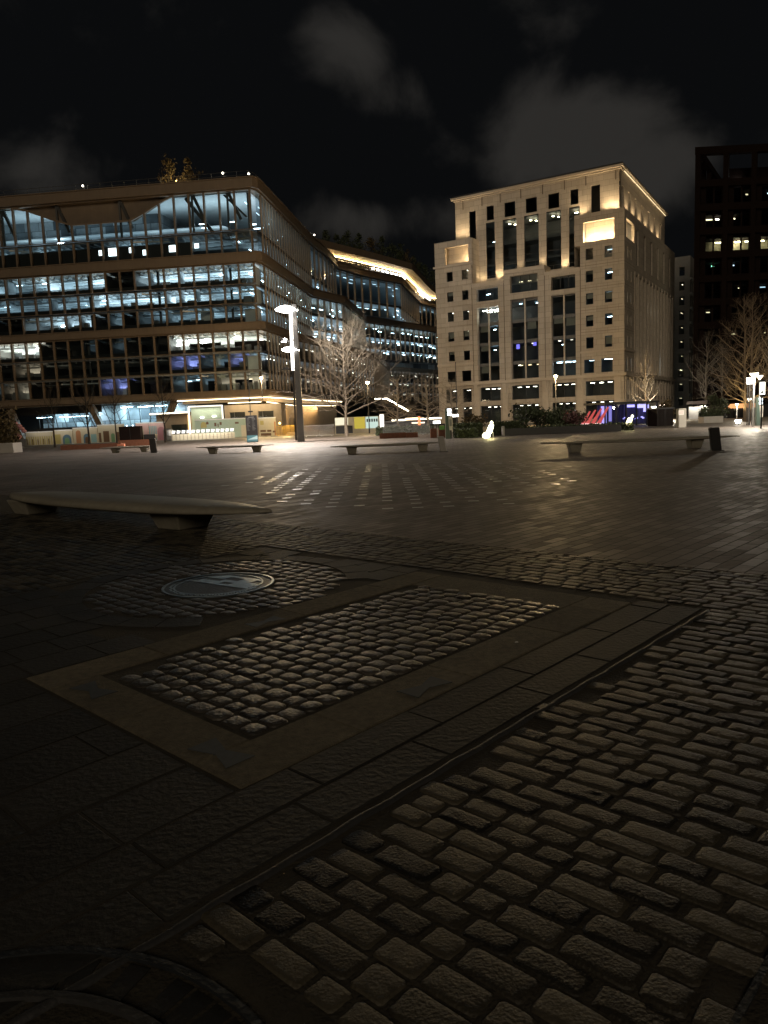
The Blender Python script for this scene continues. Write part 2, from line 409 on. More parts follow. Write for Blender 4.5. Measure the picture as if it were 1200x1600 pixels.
# --- manhole cover with rings and a chevron
c=thing('manhole_cover','round iron manhole cover with bright chevron and double ring in the cobbles','manhole cover',(CC[0],CC[1],0))
def ring(r0,r1,z0,z1,n=56):
    mb=MB(); pr=[(r0,z0),(r1,z0),(r1,z1),(r0,z1),(r0,z0)]
    for i in range(4):
        o=len(mb.v)
        for rr,z in pr[i:i+2]:
            for j in range(n): mb.v.append((rr*math.cos(2*PI*j/n),rr*math.sin(2*PI*j/n),z))
        for j in range(n): mb.f.append((o+j,o+(j+1)%n,o+n+(j+1)%n,o+n+j))
    return mb
M['polished']=mat('polished_steel',(.28,.34,.39),.38,metal=1.,noise=.15,nscale=18,bump=.1,bscale=40)
MB().lathe([(.53,-.03),(.54,-.002)],48).build('cover_disc',M['iron_dark'],c)
ring(.535,.56,-.02,.006).build('outer_ring',M['polished'],c)
ring(.43,.45,-.006,.003).build('inner_ring',M['polished'],c)
rot=.62
def chord(mb,d0,d1,w0=-1,w1=1,R=.425):   # strip of the disc between two parallel chords
    for i in range(24):
        x0=-R+2*R*i/24; x1=-R+2*R*(i+1)/24
        if x1<w0*R or x0>w1*R: continue
        f=lambda x:math.sqrt(max(0,R*R-x*x))
        P=[(x0,d0),(x1,d0),(x1,min(d1,f(x1))),(x0,min(d1,f(x0)))]
        if P[2][1]<=d0 and P[3][1]<=d0: continue
        P=[(x,max(y,d0)) for x,y in P]
        ca,sa=math.cos(-rot),math.sin(-rot)
        mb.add([(x*ca-y*sa,x*sa+y*ca,.002) for x,y in P],[(0,1,2,3)])
    return mb
mb=MB(); chord(mb,-.02,.03); chord(mb,.03,.11,-.75,-.1); chord(mb,.03,.11,.3,1); chord(mb,.11,.19,-.2,1.); chord(mb,.19,.3,-.9,-.35); chord(mb,.19,.3,.2,.55); chord(mb,.3,.36,-.6,.7)
mb.build('chevron_inlay',M['polished'],c)
mb=MB(); rr_=random.Random(5)
for i in range(46):
    a=-PI*.98+i*.062; ra=.47+rr_.uniform(-.012,.012); x,y=ra*math.cos(a-.2),ra*math.sin(a-.2)
    mb.box(x-.009,y-.02,-.004,x+.009,y+.02,.002)
mb.build('raised_studs',M['polished'],c)
p=pz(807,1005); tag(MB().add([(-.012,-.004,.006),(.012,-.006,.007),(.013,.005,.009),(-.01,.006,.008),(0,0,.014)],[(0,1,4),(1,2,4),(2,3,4),(3,0,4)]).build('paper_scrap',M['white'],loc=(p.x,p.y,0)),'tiny white scrap of paper lying on the granite border','paper scrap')
# --- ring of the second turntable at the feet of the viewer, and the dark cover opposite
c=thing('turntable_ring','old turntable ring of dark stones and iron rim cut into the setts','turntable ring',(-1.08,1.22,0))
mb=MB()
for i in range(64):
    a0,a1=2*PI*i/64+.008,2*PI*(i+1)/64-.008
    P=[(R_*math.cos(a),R_*math.sin(a)) for R_,a in ((.74,a0),(.87,a0),(.87,a1),(.74,a1))]
    mb.prism(P,-.05,-.004+rr_.uniform(-.003,.003))
mb.build('kerb_stones',M['flag'],c)
ring(.885,.91,-.05,.006,80).build('outer_rim',M['iron_dark'],c)
ring(.70,.725,-.05,.012,80).build('inner_rim',M['iron'],c)
MB().lathe([(.69,-.06),(.69,-.03)],64).build('pit_floor',M['iron_dark'],c)
c=thing('access_cover','dark iron access cover at the edge of the setts','access cover',(1.11,1.63,0),AE)
MB().box(-.42,-.25,-.05,.42,.25,-.008).build('plate',M['iron_dark'],c,bevel=.006)
MB().box(-.44,-.27,-.05,-.42,.27,.002).box(.42,-.27,-.05,.44,.27,.002).box(-.42,-.27,-.05,.42,-.25,.002).box(-.42,.25,-.05,.42,.27,.002).build('rim',M['iron_dark'],c)
# --- square jets of the fountain: steel plates in rows
me=None; r=random.Random(11); cnt=0
M['jet']=mat('fountain_plate_steel',(.36,.36,.36),.33,metal=1.,noise=.1,nscale=9,bump=.25,bscale=7)
for j in range(26):
    for i in range(26):
        x=-6.4+i*.54; y=13.2+j*.66
        d=((x-.5)/(2.4+(y-13)*.3))**2+((y-19.)/7.5)**2
        if d>1.0+r.uniform(-.35,.25) or r.random()<.2 or cnt>=295: continue
        if me is None:
            o=MB().prism([(-.1,-.055),(.1,-.055),(.1,.055),(-.1,.055)],-.02,.004).build('fountain_plate',M['jet']); me=o.data
        else: o=D.objects.new('fountain_plate',me); COL.objects.link(o)
        o.location=(x+r.uniform(-.01,.01),y,r.uniform(0,.001)); o.rotation_euler=(r.gauss(0,.022),r.gauss(0,.01),r.gauss(0,.01)); cnt+=1
        tag(o,'small square steel fountain plate glinting flush in the dark paving','fountain plate','fountain plates laid in rows in the paving')

# ------------------------------------------------------------------ long glass office building
B=thing('glass_office_building','long bronze and glass office building with lit floors, wavy side and planted roof terrace','office building',(-18.4,117.05,0))
FD=Vector((-.9925,.122)); FN=Vector((-.122,-.9925)); FO=Vector((-18.4,117.05)); BAY=2.4; NB=24
def fp(s,d,z): p=FO+FD*s-FN*d; return (p.x,p.y,z)       # s along the front, d into the building
FL=FO+FD*62
SIDE={'A':[(-17.7,117.9),(-17.3,120),(-12.7,155),(-10.4,167.4),(-9,178.9),(-4,188.5),(6.7,202.3),(13.6,238),(20.5,251),(40,268)],
      'B':[(-17.7,117.9),(-17.3,120),(-12.8,151),(-7.1,161.5),(-3,193),(17.9,223),(40,250)],
      'C':[(-17.7,117.9),(-17.4,120),(-15.1,132.5),(-5.6,164),(-.9,184),(3.1,227),(20.3,255),(40,275)],
      'D':[(-17.7,117.9),(-17.4,120),(-15.1,132.5),(-8.6,164),(-3.9,184),(1.1,227),(18.3,255),(40,275)]}
def plan(k,dx=0,dy=0): return [(x+dx,y+dy) for x,y in [(FL.x,FL.y),(FO.x,FO.y)]+SIDE[k]+[(40,300),(-78,300)]]
def bx(mb,s0,s1,d0,d1,z0,z1): return mb.obox(fp(s0,d0,0),(FD*(s1-s0)),(-FN*(d1-d0)),z0,z1)
# bands: bronze ledges at each cluster of floors
for k,z0,z1 in (('A',36.8,38.6),('B',26.05,27.75),('C',15.95,17.3),('D',5.8,6.95)):
    mb=MB(); mb.prism(plan(k,.55,-.55),z0+.25,z1-.12); mb.prism(plan(k,.2,-.2),z0,z0+.25); mb.prism(plan(k,.7,-.7),z1-.12,z1)
    mb.build('ledge_band',M['bronze'],B,world=True)
rl=random.Random(21)
FLOORS=[('C',(7.0,10.0,13.0)),('B',(17.3,20.2,23.1)),('A',(27.75,31.1))]
for k,zs in FLOORS:
    for z in zs[1:]:
        MB().prism(plan(k,-.5,.5),z-.3,z).build('floor_plate',M['slab'],B,world=True)
        # ceiling grid under the plate: downstand beams seen through the glass
    tops=list(zs[1:])+[{'C':15.95,'B':26.05,'A':36.8}[k]]
    mb=MB()
    for z in tops:
        zt=z-.3 if z in zs else z
        if z==36.8: continue
        for i in range(NB*2): bx(mb,i*1.2+.5,i*1.2+.62,.7,9.5,zt-.28,zt-.002)
        for i in range(26):
            a=rl.uniform(.5,NB*BAY-7); d=rl.uniform(.9,8); h_=rl.uniform(.3,.55); mb.beam(fp(a,d,zt-h_),fp(a+rl.uniform(2,7),d+rl.uniform(-2.5,2.5),zt-h_),rl.uniform(.12,.4),.18)
        for d in (2.2,4.8,7.4): bx(mb,.5,NB*BAY,d,d+.35,zt-.62,zt-.3)
    mb.build('ceiling_services',M['ceil'],B,world=True)
for k,z0,z1 in (('C',6.95,15.95),('B',17.3,26.05),('A',27.75,36.8)):
    MB().prism(plan(k,-17,10),z0,z1,cap=False).build('core_wall',M['roomwall'],B,world=True)
# window rows on the front: brightness code of every bay counted from the corner
ROWS=[(23.1,26.05,[3,2,3,2,3,3,3,3,0,0,3,3,2,2,3,2,1,1,2,2,1,1,0,0]),
      (20.2,22.8,[2,1,2,1,3,3,1,3,3,2,3,2,2,1,2,1,1,1,2,1,1,0,0,0]),
      (17.3,19.9,[2,1,1,2,2,1,2,1,0,2,0,3,3,3,3,1,0,0,1,0,0,0,0,0]),
      (13.0,15.95,[4,4,4,4,5,5,0,0,0,1,0,1,0,0,0,5,5,5,4,1,0,0,0,0]),
      (10.0,12.7,[2,6,1,1,6,6,0,0,0,0,0,0,0,0,0,7,7,0,0,0,0,0,0,0]),
      (7.0,9.7,[7,7,7,1,1,1,0,0,0,6,6,0,0,0,0,0,7,7,1,0,0,0,0,0]),
      (31.1,36.8,[3,3,3,3,2,3,2,3,2,2,2,2,2,2,3,2,3,2,2,2,1,1,1,1]),
      (27.75,30.8,[0,0,1,1,1,0,1,1,2,1,0,0,1,1,2,1,1,1,1,0,0,0,0,0])]
LC={1:(COOL,9),2:(COOL,26),3:((.72,.9,1.),62),4:((1.,.95,.78),55),5:((1.,.97,.86),100),6:((.38,.42,1.),40),7:((1.,.75,.5),12)}
def ztop(s,z1):                                         # the opaque sloping soffit cuts the top row of glass
    if z1<36 or s<=12.7 or s>=37.4: return z1
    if s<18.7: return 36.8-(s-12.7)/6*3.2
    if s>29.3: return 33.6+(s-29.3)/8.1*3.2
    return 33.6
wins=[]; strips=[]
for z0,z1,codes in ROWS:
    for i in range(NB):
        s0,s1=i*BAY,(i+1)*BAY; a,b=ztop(s0,z1),ztop(s1,z1)
        f=MB(); bx(f,s0-.12,s0+.12,-.3,.2,z0,a)
        if a!=b or a<z1: f.beam(fp(s0,-.05,a),fp(s1,-.05,b),.3,.28)
        bx(f,s0+.12,s1-.12,-.02,.1,z0,z0+.08)
        p=MB(); p.add([fp(s1,.06,z0),fp(s0,.06,z0),fp(s0,.06,a),fp(s1,.06,b)],[(0,1,2,3)])
        wins.append((max(0,(i*1.0)) ,f,p))
        c=codes[i]
        if c:
            col,st=LC[c]; zc=(min(a,z1) if z1<36 else 33.4)-.72
            for d in ((1.6,4.6) if c in(1,2) else (1.3,3.6,6.2)):
                if rl.random()<(.84 if c!=5 else .5): continue
                o=rl.uniform(0,.8); q=MB(); bx(q,s0+.3+o,s0+1.3+o,d,d+.24,zc,zc+.05)
                strips.append((q,gl(col,round(st*rl.choice((.2,.3,.3,.5,1.)),1))))
            if z1>36: 
                q=MB(); bx(q,s0+.5,s0+1.4,2.8,3.1,33.5,33.56)
AL={1:.45,2:2.1,3:4.8,4:4.2,5:8,6:3.6,7:1.5}
for z0,z1,codes in ROWS:
    i=0
    while i<NB:
        j=i
        while j<NB and codes[j]==codes[i]: j+=1
        c=codes[i]
        if c:
            zc=(33.3 if z1>36 else z1-.3)-1.15; L_=(j-i)*BAY; q=fp((i+j)/2*BAY,4.2,zc)
            light('AREA',q,AL[c]*3.4*L_*5.*(.55 if z1>36 else 1.),LC[c][0],B,rot=(PI,0,math.atan2(FD.y,FD.x)),size=L_*.96,shape=5.)  # unseen upward area lights added to brighten the office ceilings
        i=j
wins.sort(key=lambda w:w[0])
limited('window',[(f,(p,M['pane'],'pane')) for _,f,p in wins],M['bronze'],B)
for k,(q,mm) in enumerate(strips[:100]): q.build('ceiling_light',mm,B,world=True)
bym={}
for q,mm in strips[100:]: bym.setdefault(mm,MB()).add(q.v,q.f)
for mm,q in bym.items(): q.build('ceiling_light',mm,B,world=True)['kind']='stuff'
mb=MB()
for z0,z1,_ in ROWS:
    h=.62 if z0 not in(31.1,27.75,7.0) else .12
    bx(mb,2.0,NB*BAY,.12,.2,z0,z0+h)
mb.build('spandrel',M['spandrel'],B,world=True)
# low row of the top cluster is mostly blanked off, with a few lit screens
mb=MB(); bx(mb,9.6,NB*BAY,.35,.45,27.8,29.9); mb.build('blank_panel',M['spandrel'],B,world=True)
for s,w,h,z in ((12.3,1.1,1.0,28.6),(19.2,.7,.8,28.9),(21.9,1.4,1.2,28.6),(24.3,.6,.8,28.8),(17.2,.5,.8,28.4),(8.6,.7,.7,28.9)):
    q=MB(); bx(q,s,s+w,.24,.3,z,z+h); q.build('lit_screen',gl((.85,.97,1.),3.),B,world=True)
# desks and partitions close to the glass
mb=MB()
for z0,z1,codes in ROWS[:6]:
    for i in range(NB):
        if codes[i]>1:
            for _ in range(3):
                s=i*BAY+rl.uniform(0,2); d=rl.uniform(1,5); bx(mb,s,s+rl.uniform(.5,1.3),d,d+.6,z0,z0+rl.uniform(.7,1.5))
        if i and (codes[i]==0)!=(codes[i-1]==0) or (i and (codes[i]>3)!=(codes[i-1]>3)): bx(mb,i*BAY-.06,i*BAY+.06,.3,9.,z0,z1-.3)
mb.build('partition',M['grey'],B,world=True)
SCM=mat('pale_screen',(.6,.63,.66),.6,noise=.15,nscale=.8)
for z0,z1,codes in ROWS[:6]:
    for i in range(NB):
        mb=MB()
        if codes[i]>1 and rl.random()<.3: d=rl.choice((1.5,2.4,3.3)); bx(mb,i*BAY+.1,(i+1)*BAY-.1,d,d+.08,z0,z1-.35)
        if codes[i]>0 and rl.random()<.3: bx(mb,i*BAY-.05,i*BAY+.05,.4,rl.uniform(2,5),z0,z1-.35)
        if mb.v: mb.build('room_screen',SCM,B,world=True)
# sloping soffit of the terrace cut and its dark struts
mb=MB(); pts=[(12.7,36.8),(37.4,36.8),(29.3,33.6),(18.7,33.6)]
a=[fp(s,.5,z) for s,z in pts]; b=[fp(s,.62,z) for s,z in pts]
mb.add(a+b,[(0,1,2,3),(7,6,5,4)]+[(i,4+i,4+(i+1)%4,(i+1)%4) for i in range(4)])
mb.build('soffit_panel',M['bronze'],B,world=True)
for s,e in ((31.3,29.4),(20.9,19.1),(9.2,7.2),(3.6,1.6),(40.5,38.6)):
    q=MB(); q.beam(fp(s,.3,31.2),fp(s,.3,36.7),.3,.3); q.beam(fp(s-.25,.3,36.6),fp(e,.3,32.6),.42,.42); q.build('raking_strut',M['dark'],B,world=True)
mb=MB(); mb.beam(fp(6.5,1.2,31.3),fp(10.5,1.2,36.6),.5); mb.beam(fp(1.,1.2,33.2),fp(4.4,1.2,36.7),.3); mb.beam(fp(.6,.9,31.3),fp(.6,.9,36.6),.25)
for s in (4.2,16.,27.5): mb.beam(fp(s,1.4,17.3),fp(s,1.4,26),.35); mb.beam(fp(s+1,1.4,7),fp(s+1,1.4,16),.35)
mb.build('inner_column',M['dark'],B,world=True)
MB().prism(plan('A',-6,7),33.4,33.6,cap=True).build('inner_ceiling',M['ceil'],B,world=True)
# wavy side: fins, glass and light behind
fins=[]; gmb=MB(); sst={}
def walk(P,step):
    out=[]; rest=0
    for (x0,y0),(x1,y1) in zip(P,P[1:]):
        d=math.hypot(x1-x0,y1-y0); t=rest
        while t<d:
            out.append((x0+(x1-x0)*t/d,y0+(y1-y0)*t/d,(x1-x0)/d,(y1-y0)/d)); t+=step
        rest=t-d
    return out
for k,z0,z1,split,steps,cl in (('A',27.75,36.8,155,(1.7,3.4),[(31.1,(2,1.),),(36.5,(0,0))]),('B',17.3,26.05,151,(1.7,2.4),None),('C',6.95,15.95,131,(1.7,2.6),None)):
    P=SIDE[k]
    for (x0,y0),(x1,y1) in zip(P,P[1:]): gmb.quad((x0,y0,z0),(x1,y1,z0),(x1,y1,z1),(x0,y0,z1))
    pts=[p for p in walk(P[1:],steps[0]) if p[1]<split]+[p for p in walk(P[1:],steps[1]) if p[1]>=split]
    for x,y,ux,uy in pts:
        f=MB(); w=.26 if y<split else (.22 if k!='A' or y<186 else .4); dp=.2 if y<split else .3
        nx,ny=uy,-ux
        f.obox((x-ux*w/2-nx*.12,y-uy*w/2-ny*.12),(ux*w,uy*w),(nx*(dp+.12),ny*(dp+.12)),z0,z1)
        fins.append((y,f,None))
    zs=dict(FLOORS)[k]
    for zi,z in enumerate(list(zs[1:])+[z1]):
        for x,y,ux,uy in walk(P[1:],3.1):
            if y>262: continue
            if k=='A': st=14 if z<35 else 4
            elif k=='B': st=60 if y>138 else 30
            else: st=(16 if y<136 else 9) if z>10.5 else 5
            if y>184 and k!='A': st*=.8
            if st and rl.random()<.78:
                nx,ny=-uy,ux; d=rl.choice((1.2,2.4,4.)); q=MB(); q.obox((x+nx*d,y+ny*d),(ux*1.5,uy*1.5),(nx*.12,ny*.12),z-.85,z-.8)
                col=COOL if k!='C' else WW
                mm=gl(col,round(st*rl.choice((.5,1,1,1.6)),0)); sst.setdefault(mm,MB()).add(q.v,q.f)
for k,z,e in (('A',29.6,.6),('A',33.3,.4),('B',24.7,1.6),('B',21.5,1.3),('B',18.6,1.1),('C',14.5,.5),('C',11.4,.4),('C',8.4,.3)):
    P=SIDE[k][1:-1]
    for (x0,y0),(x1,y1) in zip(P,P[1:]):
        L_=math.hypot(x1-x0,y1-y0); ux,uy=(x1-x0)/L_,(y1-y0)/L_
        if L_>6: light('AREA',((x0+x1)/2-uy*2.6,(y0+y1)/2+ux*2.6,z),e*3.4*L_*3.2,COOL if k!='C' else (.85,.92,1.),B,rot=(PI,0,math.atan2(uy,ux)),size=L_*.9,shape=3.2)  # unseen area lights added to brighten the rooms behind the side glass
fins.sort(key=lambda q:q[0])
limited('fin',[(f,None) for _,f,_ in fins],M['fin'],B)
o=gmb.build('side_glazing',M['pane_dark'],B,world=True)
for mm,q in sst.items(): q.build('side_ceiling_light',mm,B,world=True)['kind']='stuff'
mb=MB()
for k,zs in FLOORS:
    for z in zs[1:]:
        for (x0,y0),(x1,y1) in zip(SIDE[k],SIDE[k][1:]): mb.beam((x0,y0,z-.2),(x1,y1,z-.2),.1,.5)
mb.build('transom',M['dark'],B,world=True)
# setback storey with the glowing soffit, and the roof rail
LP=[(-12.5,170.),(-10.7,172.5),(.4,187),(10,201),(17,232.5),(20,243),(34,262)]
MB().prism(LP+[(20,275),(-30,275),(-40,170)],40.35,41.9).build('upper_roof',M['bronze'],B,world=True)
mb=MB()
for (x0,y0),(x1,y1) in zip(LP[1:],LP[2:]): mb.quad((x0-3.4,y0+2.4,38.6),(x1-3.4,y1+2.4,38.6),(x1-3.4,y1+2.4,40.35),(x0-3.4,y0+2.4,40.35))
mb.build('setback_glazing',M['pane_dark'],B,world=True)
mb=MB(); mb.tube([(x-2.6,y+1.8,39.95) for x,y in LP[1:]],.07,5); mb.build('led_strip',gl((1.,.74,.36),38.),B,world=True)
mb=MB()
for (x0,y0),(x1,y1) in zip(LP[1:],LP[2:]): mb.quad((x0-.05,y0+.05,40.34),(x0-3.4,y0+2.4,40.34),(x1-3.4,y1+2.4,40.34),(x1-.05,y1+.05,40.34))
mb.build('timber_soffit',mat('light_timber',(.5,.38,.24),.6,noise=.2,nscale=.4),B,world=True)
MB().prism(plan('A',-.7,.7),36.66,36.78).build('inner_ceiling',M['ceil'],B,world=True)
mb=MB()
for x,y,ux,uy in walk(LP[1:-1],2.1):
    if 188<y<204 or y>222: mb.obox((x-2.6,y+1.8),(ux*1.2,uy*1.2),(.1,.05),38.9,39.4)
mb.build('terrace_lamp',gl((1.,.96,.85),7.),B,world=True)
mb=MB()
rail=[fp(46,.6,0),fp(0.4,.6,0),(-18.0,118.6,0),(-17.4,121,0),(-13,154,0),(-11,166,0)]
for dz in (1.15,.6): mb.tube([(x,y,38.6+dz) for x,y,_ in rail],.035,4)
for x,y,ux,uy in walk([(p[0],p[1]) for p in rail],2.0): mb.tube([(x,y,38.5),(x,y,39.75)],.03,4)
for x,y,ux,uy in walk([(x,y-.4) for x,y in SIDE['A'][3:-1]],1.6): mb.tube([(x,y,38.5),(x,y,39.6)],.03,4)
mb.tube([(x,y-.4,39.6) for x,y in SIDE['A'][3:-1]],.035,4)
mb.build('roof_railing',M['grey'],B,world=True)
for q in ((-22.4,117.9),(-18.6,118.6),(-12.0,157.5),(-45.,121.2)):
    MB().lathe([(.1,0),(.16,.12),(.05,.25)],8,(q[0],q[1],39.5)).build('roof_lamp',gl(WW,10.),B,world=True)
# street level: set-back wall, storefronts, slanting columns
mb=MB(); bx(mb,0,62,9.,9.3,0,5.8); mb.prism([(x-6,y+2) for x,y in SIDE['D']]+[(40,290),(-20,290),(-20,127)],0,5.8,cap=False)
mb.build('base_wall',M['dark'],B,world=True)
mb=MB(); bx(mb,15.5,62,2.8,3.0,0,2.05); mb.build('base_plinth',M['dark'],B,world=True)
def tri(s0,s1,s2,s3,z0,z1,d): 
    q=MB(); q.add([fp(s0,d,z0),fp(s1,d,z0),fp(s2,d,z1),fp(s3,d,z1)],[(0,1,2,3)]); return q
for s0,s1,s2,s3,z0,z1 in ((26.4,16.6,15.2,27.8,2.05,5.75),(39.2,29.4,30.6,39.2,2.3,4.6)):
    fr=MB(); n=6
    for i in range(n+1):
        t=i/n; fr.beam(fp(s0+(s1-s0)*t,2.9,z0),fp(s3+(s2-s3)*t,2.9,z1),.1,.12)
    fr.beam(fp(s0,2.9,z0),fp(s1,2.9,z0),.12); fr.beam(fp(s3,2.9,z1),fp(s2,2.9,z1),.12)
    f=fr.build('storefront',M['dark'],B,world=True); tri(s0,s1,s2,s3,z0,z1,2.95).build('pane',M['pane'],f,world=True)
    for k in range(7):
        q=MB(); s=min(s0,s3,s1,s2)+.8+k*1.5; d=rl.uniform(3.6,6); bx(q,s,s+1.1,d,d+.6,z1-.5,z1-.45); q.build('storefront_light',gl(COOL,46. if s<28 else 22.),B,world=True)
mb=MB(); bx(mb,13.5,41,7.,7.1,1.5,5.7); mb.build('shop_wall',M['roomwall'],B,world=True)
light('AREA',fp(21.5,5.,5.4),1500,COOL,B,rot=(0,0,math.atan2(FD.y,FD.x)),size=10,shape=2.5); light('AREA',fp(34.5,5.,5.4),600,COOL,B,rot=(0,0,math.atan2(FD.y,FD.x)),size=10,shape=2.5)  # unseen area lights added to brighten the storefront rooms
mb=MB(); bx(mb,28.2,40,2.9,3.,0,2.3); bx(mb,28,62,2.9,3.,4.6,5.8); mb.build('base_panel',M['dark'],B,world=True)
for a,b in ((28.9,26.4),(14.6,17.6),(43,41)):
    MB().beam(fp(a,1.,5.8),fp(b,1.,0.),.9,.9).build('raking_column',M['bronze'],B,world=True)
# soffit light lines under the lowest ledge
mb=MB(); mb.beam(fp(13.6,-.35,5.72),fp(.2,-.35,5.72),.22,.12)
P=[(x+.32,y-.3) for x,y in SIDE['D'][:4]]
for (x0,y0),(x1,y1) in zip([(fp(.2,-.35,0)[0],fp(.2,-.35,0)[1])]+P,P): mb.beam((x0,y0,5.72),(x1,y1,5.72),.22,.12)
mb.build('led_strip',gl((1.,.82,.52),6.),B,world=True)
MB().prism([fp(13.2,.6,0)[:2],fp(.3,.6,0)[:2],(-17.9,119),(-15.7,132),(-9.2,163),(-19,163),(-20,128),fp(13.2,9,0)[:2]],5.2,5.78).build('timber_soffit',M['fin'],B,world=True)
mb=MB(); mb.beam(fp(6.,1.6,5.1),fp(.6,1.6,5.1),.2,.1); mb.beam((-18.2,121,5.1),(-15.4,137,4.7),.2,.1); mb.beam((-15.4,137,4.7),(-9.6,162,4.9),.2,.1)
mb.build('led_strip',gl((1.,.8,.48),6.),B,world=True)
# stair strip going down beside the lane
mb=MB(); mb.beam((-1.,165,6.1),(1.6,166,6.1),.25,.2); mb.beam((1.6,166,6.1),(6.4,168,3.2),.3,.25); mb.build('stair_light',gl((1.,.9,.7),14.),B,world=True)

# ------------------------------------------------------------------ stone office building, local axes: x along the front (corner at 0), y into it
T=thing('stone_office_building','pale stone office building with uplit top storeys, tall dark glazing and small square windows','office building',(37.69,115,0),math.atan2(-.521,.853))
def tb(mb,name,m=None,par=None,**k): return mb.build(name,m or M['stone'],par or T,**k)
def wall(mb,axis,c,u0,u1,z0,z1,holes,dep=.35,sgn=1):
    """upright wall with real openings; axis 'x' runs along x at y=c, axis 'y' runs along y at x=c; reveals go back by dep"""
    us=sorted({u0,u1}|{h[0] for h in holes}|{h[1] for h in holes}); zs=sorted({z0,z1}|{h[2] for h in holes}|{h[3] for h in holes})
    us=[u for u in us if u0<=u<=u1]; zs=[z for z in zs if z0<=z<=z1]
    pt=(lambda u,z,d=0:(u,c+d,z)) if axis=='x' else (lambda u,z,d=0:(c-d,u,z))
    for a,b in zip(us,us[1:]):
        for e,f in zip(zs,zs[1:]):
            um,zm=(a+b)/2,(e+f)/2
            if any(h[0]<um<h[1] and h[2]<zm<h[3] for h in holes): continue
            mb.quad(pt(a,e),pt(b,e),pt(b,f),pt(a,f))
    for a,b,e,f in [h[:4] for h in holes]:
        mb.quad(pt(a,e),pt(a,f),pt(a,f,dep),pt(a,e,dep)); mb.quad(pt(b,e),pt(b,e,dep),pt(b,f,dep),pt(b,f))
        mb.quad(pt(a,f),pt(b,f),pt(b,f,dep),pt(a,f,dep)); mb.quad(pt(a,e),pt(a,e,dep),pt(b,e,dep),pt(b,e))
TW=[]
def twin(axis,c,a,b,e,f,dep=.3,mull=0,trans=0,pane=None):
    fr=MB(); w=.05
    P=(lambda u0,u1,z0,z1,d0,d1: fr.box(u0,c+d0,z0,u1,c+d1,z1)) if axis=='x' else (lambda u0,u1,z0,z1,d0,d1: fr.box(c-d1,u0,z0,c-d0,u1,z1))
    P(a,b,e,e+w,dep-.06,dep); P(a,b,f-w,f,dep-.06,dep); P(a,a+w,e+w,f-w,dep-.06,dep); P(b-w,b,e+w,f-w,dep-.06,dep)
    for i in range(mull): u=a+(b-a)*(i+1)/(mull+1); P(u-.04,u+.04,e+w,f-w,dep-.08,dep)
    for i in range(trans): z=e+(f-e)*(i+1)/(trans+1); P(a+w,b-w,z-.03,z+.03,dep-.055,dep-.01)
    p=MB(); d=dep-.02
    if axis=='x': p.quad((a,c+d,e),(b,c+d,e),(b,c+d,f),(a,c+d,f))
    else: p.quad((c-d,a,e),(c-d,b,e),(c-d,b,f),(c-d,a,f))
    TW.append(((b-a)*(f-e),fr,p))
ROWZ=[(24.45,26.05),(21.1,22.7),(17.75,19.35),(14.4,16.0),(11.05,12.65)]
body=MB()
# base storeys
bh=[]
for a,b in ((-30.6,-28.3),(-27.3,-25.6),(-24,-20.3),(-18.3,-13.6),(-11.4,-7.6),(-6.0,-1.5)):
    bh+=[(a,b,.35,3.15),(a,b,3.95,6.25)]
    for e,f,k in ((.35,3.15,1),(3.95,6.25,1)): twin('x',0,a,b,e,f,.4,1 if b-a>2.5 else 0,1 if e<1 else 0)
wall(body,'x',0,-31.9,0,0,7.0,bh,.4)
# left block
h=[]
for e,f in ROWZ:
    for a,b in ((-29.75,-28.6),(-26.9,-25.75)): h.append((a,b,e,f)); twin('x',0,a,b,e,f,.25)
for a,b in ((-30.1,-28.4),(-27.3,-25.6)): h.append((a,b,7.5,9.3)); twin('x',0,a,b,7.5,9.3,.25)
wall(body,'x',0,-31.9,-25.1,7.0,27.0,h,.25)
wall(body,'x',0,-31.9,-24.9,27.0,31.1,[(-29.9,-25.6,27.35,30.1)],.6)
# middle bays
for a,b,zt,ga,gb,u0,u1,l1 in ((-25.1,-19.4,23.5,-24.25,-20.4,20.5,22.5,19.5),(-19.4,-12.45,24.95,-18.3,-13.6,21.2,23.9,20.2),(-12.45,-6.7,23.8,-11.4,-7.5,20.8,22.9,20.0)):
    wall(body,'x',.0,a,b,7.0,zt,[(ga,gb,7.35,l1),(ga,gb,u0,u1)],.9)
    twin('x',.5,ga,gb,7.35,l1,.3,0,0); twin('x',.5,ga,gb,u0,u1,.3,2)
    tb(MB().box((ga+gb)/2-.11,.35,7.37,(ga+gb)/2+.11,.6,l1-.02),'mullion',M['stone2'])
# right block
h=[]
for e,f in ROWZ:
    for a,b in ((-5.85,-4.7),(-2.95,-1.8)): h.append((a,b,e+.25,f+.35)); twin('x',0,a,b,e+.25,f+.35,.25)
for a,b in ((-6.2,-4.6),(-3.5,-1.75)): h.append((a,b,7.5,9.6)); twin('x',0,a,b,7.5,9.6,.25)
wall(body,'x',0,-6.7,0,7.0,27.0,h,.25)
wall(body,'x',0,-7.6,0,27.0,31.6,[(-6.2,-1.5,27.4,30.35)],.6)
